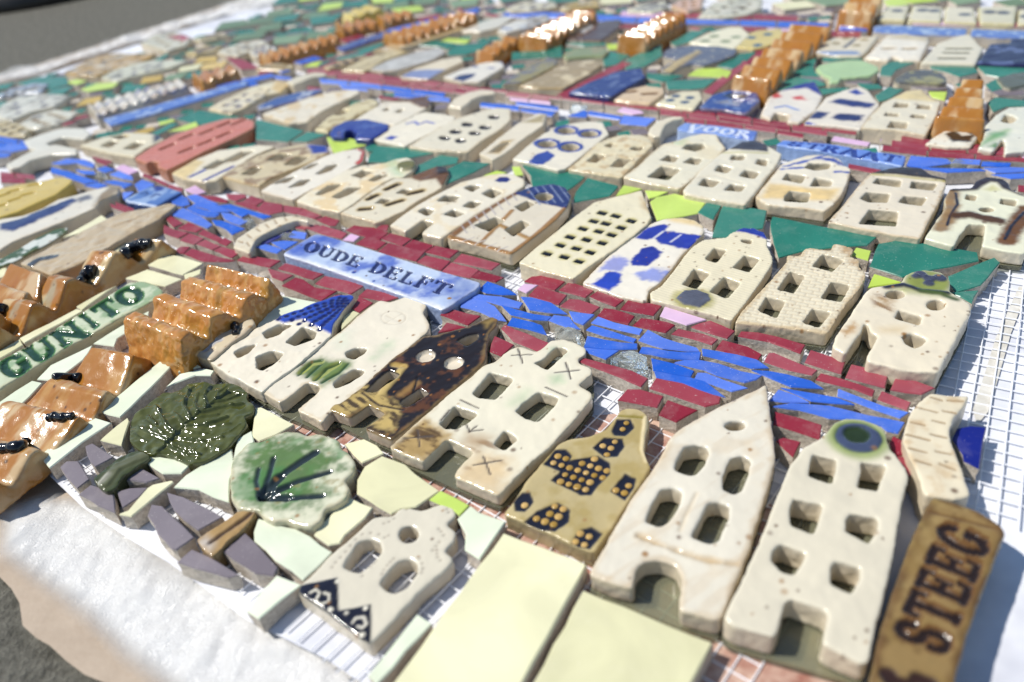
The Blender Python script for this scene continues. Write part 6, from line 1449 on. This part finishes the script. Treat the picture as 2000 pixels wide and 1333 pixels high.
fh('peach clay house with two dark windows', 'R14 790,782 900,702 1040,667 1190,682 1195,730 1082,812 920,800', (.6, .46, .3), [wl('R14 890,720 960,712', 3.5, BR, .8, .9, -.8), wl('R14 1030,735 1120,730', 3.5, BR, .8, .9, -.8)], vox=.75)
fh('navy blue clay hall with dark speckles', 'R14 440,722 600,642 800,562 1010,530 1045,602 900,682 762,762 600,745', (.025, .04, .17), [('noise', (.12, .16, .3), 4, .55, .68, .7)], vox=.8, side=(.03, .04, .14), gloss=.97, zt=12)
fh('brown mottled clay house with pale windows in the far row', 'R14 50,672 200,602 350,522 500,472 650,470 715,502 600,582 402,692 200,690', (.36, .27, .14), [('noise', (.6, .5, .32), 6, .52, .62, .8)], vox=.9, gloss=.95)
fh('olive and slate clay house with lumpy gable', 'R14 -80,660 0,590 150,500 280,442 370,470 330,520 180,600 60,650', (.28, .24, .1), [('noise', (.12, .12, .16), 6, .5, .6, .8)], vox=.9, gloss=.95)
fh('white clay house with navy arched gateway', 'R15 1460,602 1600,542 1800,482 1930,480 1942,522 1742,642 1600,640', (.66, .62, .54), [wp('R15 1540,620 1600,585 1720,575 1700,600 1620,640', (.015, .02, .09), 1), wp('R15 1670,525 1720,512 1740,528', (.03, .05, .2), 1), wp('R15 1790,535 1840,525 1870,540', (.03, .05, .2), 1), wp('R15 1900,480 1950,480 1950,520', (.08, .12, .3), 1.5)], vox=.8)
fh('long grey glazed clay house', 'R15 880,542 1050,462 1300,392 1430,370 1490,402 1400,462 1100,552 980,560', (.42, .4, .36), [('noise', (.55, .53, .5), 6, .5, .65, .6)], vox=.9)
fh('cream clay house with blue doorstep', 'R15 1120,602 1250,532 1450,462 1600,440 1625,482 1450,562 1352,622 1200,615', (.62, .54, .4), [wp('R15 1120,600 1160,560 1330,545 1480,545 1350,620', (.1, .16, .4, .8), 2)], vox=.9)
fh('ochre and cream clay house with slot windows', 'R15 660,552 850,452 1100,382 1200,402 1000,472 852,562', (.56, .46, .25), [('noise', (.3, .22, .08), 4, .56, .66, .7)], vox=.9)
fh('brown-edged long clay terrace below the dark-ended roofs', 'R15 900,400 1100,330 1350,260 1600,205 1640,225 1400,300 1100,390', (.45, .33, .17), [('noise', (.6, .54, .42), 6, .5, .6, .6)], vox=1.0)
fh('grey-white clay house with blue cap near the top street', 'R15 1600,240 1750,170 1950,120 2010,140 1900,215 1750,250', (.58, .55, .48), [wp('R15 1850,100 1980,95 2000,130 1880,130', (.1, .16, .34), 2)], vox=1.0)
fh('blue-roofed white clay house right of the grey-white one', 'R15 1880,240 1950,190 2060,150 2150,160 2060,230 1950,260', (.6, .58, .54), [wl('R15 1900,215 1990,225', 3, (.1, .16, .36), 1)], vox=1.0)
fh('black and white glazed clay tile in the right foreground row', 'R13 1230,1120 1280,1080 1400,1010 1540,990 1640,1070 1580,1150 1400,1150', (.66, .63, .54), [wp('R13 1380,1050 1500,1000 1620,1060 1580,1110 1440,1110', (.02, .016, .014), 1, .97, .2), wp('R13 1480,1040 1540,1030 1590,1060 1520,1065', (.6, .57, .5), .8)], vox=.65)
fh('white clay house with green glazed doorway at the right edge', 'R13 1640,1160 1680,1080 1700,980 1780,900 1880,840 2060,830 2060,1180 1850,1200 1850,1060 1760,1180', (.64, .64, .57), [wp('R13 1650,1150 1740,1040 1880,1010 1860,1060 1760,1100', (.1, .3, .06, .9), 3), wp('R13 1720,1150 1780,1120 1800,1160', (.06, .2, .04), 2)], QM('R13 1820,950 1850,890 1910,900 1950,930 1900,965'), vox=.65, zt=12, lump=.5)
fh('tiny timbered clay house with blue sill in the far right row', 'R13 370,402 480,292 870,280 772,402 722,440 560,440', CR, [wl('R13 600,370 700,290', 2.5, (.1, .12, .14), .8), wp('R13 370,400 700,400 720,430 400,430', (.1, .2, .42, .8), 2)] + [wd('R13 %d,%d' % q, 2.6, (.3, .24, .1), .8) for q in [(530, 340), (610, 300), (750, 310), (690, 355)]], vox=.85)
fh('white clay house with curled stucco gable in the far right row', 'R13 750,450 870,332 920,280 1060,262 1250,290 1262,322 1190,472 1040,470 980,440 940,475', (.65, .61, .53), [wl('R13 910,380 980,378', 4, (.32, .26, .18), .6, .9, -.8), wl('R13 1070,380 1140,380', 4, (.32, .26, .18), .6, .9, -.8), wp('R13 900,300 1060,265 1260,290 1240,330 1100,310', (.4, .32, .16, .6), 3), ('bump', 5, .5)], vox=.85)
fh('cream clay house with three dark louvre slats', 'R13 1190,492 1330,332 1460,290 1500,270 1590,270 1650,345 1690,370 1622,502', (.64, .6, .48), [wl(q, 2.6, (.05, .06, .03), .6, .9, -.5) for q in ['R13 1400,380 1585,380', 'R13 1380,412 1560,415', 'R13 1345,455 1530,458']] + [wl('R13 1330,330 1500,270', 2, (.42, .34, .08, .8), 1.2), wl('R13 1590,270 1680,365', 2, (.42, .34, .08, .8), 1.2)], vox=.85)
fh('dark navy clay house at the right edge of the far row', 'R13 1630,492 1732,342 1890,332 1900,300 2060,300 2060,512 1850,505', (.02, .022, .07), [('noise', (.1, .13, .26), 7, .52, .62, .8)], vox=.85, side=(.02, .02, .06), gloss=.97)
fh('pale yellow clay house with angular holes by the slate tree', 'R14 1375,332 1520,262 1700,212 1790,210 1860,270 1740,382 1560,360', (.64, .6, .44), [wd('R14 %d,%d' % q, 3.4, (.25, .28, .14), .8) for q in [(1580, 285), (1750, 292), (1510, 320), (1670, 325)]], vox=.9)
fh('yellow clay house with teal windows by the big orange roof', 'R14 1750,372 1860,262 1900,240 2100,220 2130,262 2080,332 1960,372 1880,385', (.58, .47, .16), [wd('R14 %d,%d' % q, 3, (.03, .1, .16), .7) for q in [(1870, 295), (2000, 270), (1920, 355)]], vox=.9)
fh('dark brown flat clay hall between the two tall loaves', 'R14 410,312 560,212 720,160 850,150 830,222 700,322 560,318', (.09, .06, .05), [wp('R14 520,250 600,200 640,205 560,260', (.5, .5, .5), 1.5)], vox=1.0)
cells = ['R13 845,152 930,42 1110,42 1070,162', 'R13 1092,162 1130,42 1370,52 1355,172', 'R13 1372,172 1385,52 1610,55 1640,182', 'R13 1655,182 1640,55 1880,48 1950,40 1930,190', 'R13 1950,190 1960,70 2080,80 2080,192']
labs = ['first cream clay house of the terrace under the top green strip', 'twin-windowed second clay house of the top right terrace', 'third terrace clay house with one blue round window', 'fourth terrace clay house with two grey square windows', 'last terrace clay house cut by the right edge of the picture']
wins = [[(1010, 85)], [(1210, 80), (1300, 85)], [(1540, 115)], [(1730, 95), (1840, 100)], [(2020, 130)]]
for cpx, lb, ww in zip(cells, labs, wins):
    fh(lb, cpx, (.6, .56, .42), [wd('R13 %d,%d' % q, 4.0, (.1, .1, .1) if i != 99 else COB, .8) for i, q in enumerate(ww)], vox=1.1, rim=((.4, .34, .1), 2, .5))
far = [('rough grey clay slab at the top centre', 'R14 1450,130 1560,20 1700,-10 1960,-10 1950,60 1850,110 1650,140', (.5, .48, .38)), ('sage and cream clay house at the top of the right lane', 'R14 890,90 1000,30 1200,10 1240,60 1100,100', (.5, .48, .36)), ('rosy cream clay house top centre', 'R14 1240,40 1330,-20 1500,-20 1480,60 1380,100', (.55, .36, .28)),
       ('ochre clay house at the top behind the tall left loaf', 'R14 370,60 480,10 690,0 680,50 560,70 400,90', (.5, .36, .12)), ('cream clay house top left of the tall left loaf', 'R14 -60,70 100,10 340,10 360,50 250,80 0,95', (.52, .47, .34)), ('blue and white house left of the tall left loaf', 'R14 -20,190 120,130 280,110 300,150 180,200 60,230', (.45, .46, .48)),
       ('orange brown clay house with blue windows at upper left border', 'R16 500,560 700,460 850,420 920,410 1050,420 1220,410 1180,450 950,530 760,590 600,590', (.46, .29, .08)), ('pale clay house under the orange brown one', 'R16 780,600 950,520 1200,470 1480,470 1330,530 1050,590 900,640', (.52, .5, .38)), ('red-tipped pale clay house by the plastic edge', 'R16 1090,340 1200,270 1380,250 1500,290 1450,360 1300,400', (.52, .48, .36)),
       ('blue and white clay house at the far left border', 'R16 -60,760 60,700 250,650 380,650 320,720 150,730 0,760', (.3, .34, .42)), ('grey clay house with arched windows at the left border', 'R16 -60,900 0,820 180,740 400,730 560,740 430,830 250,870 80,940', (.52, .5, .42)), ('long white clay house below the grey arched one', 'R16 130,980 250,900 430,850 620,870 560,920 400,990 250,1010', (.56, .53, .44)), ('ochre clay house at the left border above the junction', 'R16 -60,980 0,930 150,960 240,1010 200,1060 60,1060 -60,1040', (.5, .4, .2)),
       ('cream clay house with yellow roof near the top left street', 'R16 1440,410 1600,350 1740,350 1690,390 1520,430', (.52, .4, .16)), ('long cream clay house left of the clustered orange roofs', 'R16 1690,400 1850,340 2050,310 2100,330 1980,390 1850,440 1760,430', (.54, .5, .38)), ('cream strip house along the plastic edge', 'R16 1500,300 1700,260 1790,265 1700,300 1560,320', (.5, .44, .28)), ('cream clay house with long slits by the upper left canal', 'R16 1620,850 1750,770 1980,700 2120,690 2060,750 1900,850 1800,890', (.62, .54, .36)), ('pale ochre house at the canal crossing', 'R15 0,520 80,490 290,500 300,520 200,545 0,540', (.52, .42, .22)),
       ('tan twig-like house by the lane at upper left', 'R15 520,520 680,460 880,420 860,450 700,500 560,545', (.42, .3, .16)), ('white roofs cluster left of the clustered orange roofs', 'R15 -60,410 0,330 60,310 120,360 80,420 0,440', (.55, .5, .42))]
for i, (lb, o, b) in enumerate(far):
    fh(lb, o, b, [('noise', (.16, .13, .08), 7, .56, .66, .7), ('noise', (.62, .58, .48), 9, .56, .68, .6), ('bump', 8, .4)] + autowin(Q(o), 2, 3 + i % 2, [(.06, .055, .05), (.03, .05, .16), (.2, .13, .06)][i % 3]) + ([wp('R16 1300,290 1440,265 1500,290 1430,320', (.4, .04, .04), 2)] if 'red-tipped' in lb else []), vox=1.1)

# far gardens: loose teal, sage and lime tiles
gF = group_at('garden', (1250, 150), 'teal and lime garden tiles around the slate tree', 'garden')
tiles(gF, 'garden_tile', M_TEAL, 'R14 712,450 760,402 918,432 820,508 722,518; 832,500 960,432 1165,350 1170,440 1030,518 900,538; 1052,572 1200,582 1348,592 1180,638 1062,610; 1202,632 1598,622 1500,688 1400,698 1222,698; 1602,520 1780,420 1918,402 1830,478 1730,538; 1242,330 1400,242 1528,237 1370,330 1280,358; 0,412 230,402 390,362 390,448 280,450 0,468; 422,342 540,322 718,332 738,350 560,360')
tiles(gF, 'lime_tile', M_LIME, 'R14 1372,590 1450,542 1618,532 1718,560 1680,613 1560,600; 740,345 830,340 830,385 760,385')
gG = group_at('garden', (1750, 150), 'teal garden tiles around the pale green tree at right', 'garden')
tiles(gG, 'garden_tile', M_TEAL, 'R13 32,710 180,592 390,622 458,660 380,678 100,698; 182,560 260,482 378,462 350,520 360,560 420,598 200,588; 432,450 750,462 720,468 600,465 480,485 430,478; 890,520 970,482 1180,475 1000,550 960,600 880,590; 1262,492 1600,508 1640,560 1500,598 1400,560 1280,530; 1640,512 2050,522 2050,558 1800,600 1700,580; 842,750 940,682 1058,702 960,768 870,798; 1702,660 1780,620 1850,690 1750,720; 1722,800 1780,762 2050,790 2050,828 1860,832 1762,878; 402,692 640,682 590,708 430,738; 700,650 860,660 900,690 780,700 720,670')
tiles(gG, 'lime_tile', M_LIME, 'R13 1262,717 1398,717 1380,783 1290,760')
tiles(gG, 'slate_shard', M_GREY, 'R13 190,615 300,590 450,600 440,630 250,640; 600,640 700,625 820,640 760,660; 1710,700 1850,700 2000,710 2000,740 1800,745; 1080,670 1250,665 1400,690 1250,705')
gH = group_at('garden', (900, 85), 'teal garden tiles behind the grey glazed house', 'garden')
tiles(gH, 'garden_tile', M_TEAL, 'R15 1212,352 1380,312 1560,345 1500,385 1430,365; 1560,350 1700,342 1850,312 1740,398 1640,425 1500,428 1500,395; 562,480 780,392 980,332 1008,342 800,448; 380,520 560,475 620,470 500,520')
tiles(gH, 'lime_tile', M_LIME, 'R15 1442,320 1500,297 1678,310 1640,343; 372,525 440,495 520,480 480,520')
gI = group_at('garden', (150, 165), 'teal and lime tiles by the plastic edge at far left', 'garden')
tiles(gI, 'garden_tile', M_TEAL, 'R16 122,650 300,602 518,602 538,658 380,698; 0,660 120,640 60,690 -40,700; 1200,470 1300,420 1320,430 1250,480')
tiles(gI, 'lime_tile', M_LIME, 'R16 632,700 760,652 928,652 880,688 690,718; 520,640 600,620 680,630 600,660')
def field(parent, px, cell, mats, zt=6 * MM):
    p = Wp(Q(px), zt); lo, hi = p.min(0), p.max(0); c = cell * MM
    for i in range(int((hi[0] - lo[0]) / c) + 1):
        for j in range(int((hi[1] - lo[1]) / c) + 1):
            o = lo + np.array([i + .5 * (j % 2), j]) * c
            if not inside(np.array([o[0]]), np.array([o[1]]), p)[0]: continue
            q = np.array([o + np.array(d) * c * .47 + np.random.RandomState(i * 91 + j * 7 + k).uniform(-1, 1, 2) * c * .14 for k, d in enumerate(((-1, -1), (1, -1), (1, 1), (-1, 1)))])
            m, nm = random.choice(mats)
            cut_tile(nm, None, m, parent, zt, wp=q, checkfree=True)
GT, GS, GL = (M_TEAL, 'garden_tile'), (M_SAGE, 'garden_tile'), (M_LIME, 'lime_tile')
gJ = group_at('garden', (600, 30), 'dim sage and teal tiles filling the top left corner', 'garden')
field(gJ, 'F 320,92 420,52 520,20 600,-20 900,-40 950,5 800,40 700,52 640,70 560,92 470,100', 24, [GS, GS, GT, GS, GL])
gK = group_at('garden', (1850, 5), 'sage and lime tiles along the top right edge', 'garden')
field(gK, 'F 1730,8 1760,-14 2050,-14 2050,10 1960,8', 16, [GL, GS, GS])
gL = group_at('garden', (1300, 0), 'mixed sage tiles along the top centre edge', 'garden')
field(gL, 'F 950,12 1050,-30 1650,-30 1640,20 1400,24 1100,14', 26, [GS, (M_YEL, 'ochre_tile'), (M_PALE, 'paving_tile'), GT])
gM = group_at('garden', (1450, 110), 'teal filler tiles in the far middle gardens', 'garden')
for fpx in ['F 1120,130 1200,90 1400,60 1560,60 1520,110 1440,140 1390,175 1180,190', 'F 1000,110 1070,85 1200,75 1260,92 1180,138 1090,160 1000,180', 'F 620,120 760,85 950,45 1010,90 880,130 700,140', 'F 1510,160 1600,90 2030,110 2030,200 1900,210 1700,180']:
    field(gM, fpx, 15, [GT, GT, GT, GL])
gN = group_at('garden', (250, 150), 'ochre and sage filler tiles among the left border houses', 'garden')
field(gN, 'F -20,170 150,140 300,95 450,105 440,130 300,175 130,225 -20,250', 17, [GS, (M_PALE, 'paving_tile'), (M_YEL, 'ochre_tile'), GT])
gO = group_at('garden', (400, 255), 'teal filler tiles between the coral house and upper left canal', 'garden')
field(gO, 'F 180,285 380,232 520,195 640,185 800,215 940,225 1000,240 980,250 800,300 640,270 480,285 330,300', 13, [GT, GT, GL])

# crumbs of tile that fill the leftover joints between the far pieces: nobody could count them
def crumbs(name, label, polys, cell, mats, zt=4.6 * MM):
    vs, fs, mi = [], [], []
    o0 = P(1200, 150, 0)
    for px in polys:
        p = Wp(Q(px), zt); lo, hi = p.min(0), p.max(0); c = cell * MM
        for i in range(int((hi[0] - lo[0]) / c) + 1):
            for j in range(int((hi[1] - lo[1]) / c) + 1):
                o = lo + np.array([i + .5 * (j % 2), j]) * c
                if not inside(np.array([o[0]]), np.array([o[1]]), p)[0]: continue
                rs = np.random.RandomState(i * 911 + j * 77)
                q = np.array([o + np.array(k) * c * .46 + rs.uniform(-1, 1, 2) * c * .13 for k in ((-1, -1), (1, -1), (1, 1), (-1, 1))])
                if taken(q): continue
                b = len(vs); z = zt + rs.uniform(-.6, .4) * MM
                vs += [(a[0] - o0.x, a[1] - o0.y, z) for a in q] + [(a[0] - o0.x, a[1] - o0.y, 0) for a in q]
                fs.append([b, b + 1, b + 2, b + 3]); mi.append(rs.choice(len(mats) - 1) + 1)
                for k in range(4): fs.append([b + 4 + k, b + 4 + (k + 1) % 4, b + (k + 1) % 4, b + k]); mi.append(0)
    me = bpy.data.meshes.new(name); me.from_pydata(vs, [], fs)
    for m in mats: me.materials.append(m)
    me.polygons.foreach_set('material_index', mi); me.update()
    tag(link(name, me, (o0.x, o0.y, 0)), label, 'tile crumbs', kind='stuff')
crumbs('tile_crumbs', 'small teal and slate tile crumbs between the far houses and gardens', ['F 150,270 420,190 640,140 1000,150 1500,200 2030,260 2030,380 1700,330 1300,290 1000,330 600,300 330,340 180,310', 'F 440,130 600,80 900,20 1300,10 2030,20 2030,290 1500,230 1000,180 640,138', 'F -30,180 200,120 420,60 560,10 900,-20 1000,10 700,75 440,130 150,235 -30,270'], 8.5, [M_BODY, M_TEAL, M_TEAL, M_GREY, M_TEAL, M_BODY])

for _o in list(COL.objects):
    if _o.type == 'EMPTY' and not _o.children:
        bpy.data.objects.remove(_o)
_p = P(20, 4, -.009)
_bm = bmesh.new(); bmesh.ops.create_uvsphere(_bm, u_segments=32, v_segments=16, radius=.09)
for _v in _bm.verts: _v.co = Vector((_v.co.x * 1.4, _v.co.y * .8, max(_v.co.z, 0) * .45 * (1 + .3 * math.sin(_v.co.x * 20))))
_me = bpy.data.meshes.new('shoe'); _bm.to_mesh(_me); _bm.free(); _me.materials.append(rough_mat('black_leather', (.01, .009, .008), (.025, .022, .02), 90, .5, .3, .002, 3))
_me.polygons.foreach_set('use_smooth', [True] * len(_me.polygons))
tag(link('dark_object', _me, (_p.x, _p.y, -.0088)), 'blurred dark rounded object on the pavement at the top left corner', 'object')
# ------------------------------------------------------------------ tidy up
_m = TMP.data
bpy.data.objects.remove(TMP)
for _me in list(bpy.data.meshes):
    if _me.users == 0:
        bpy.data.meshes.remove(_me)
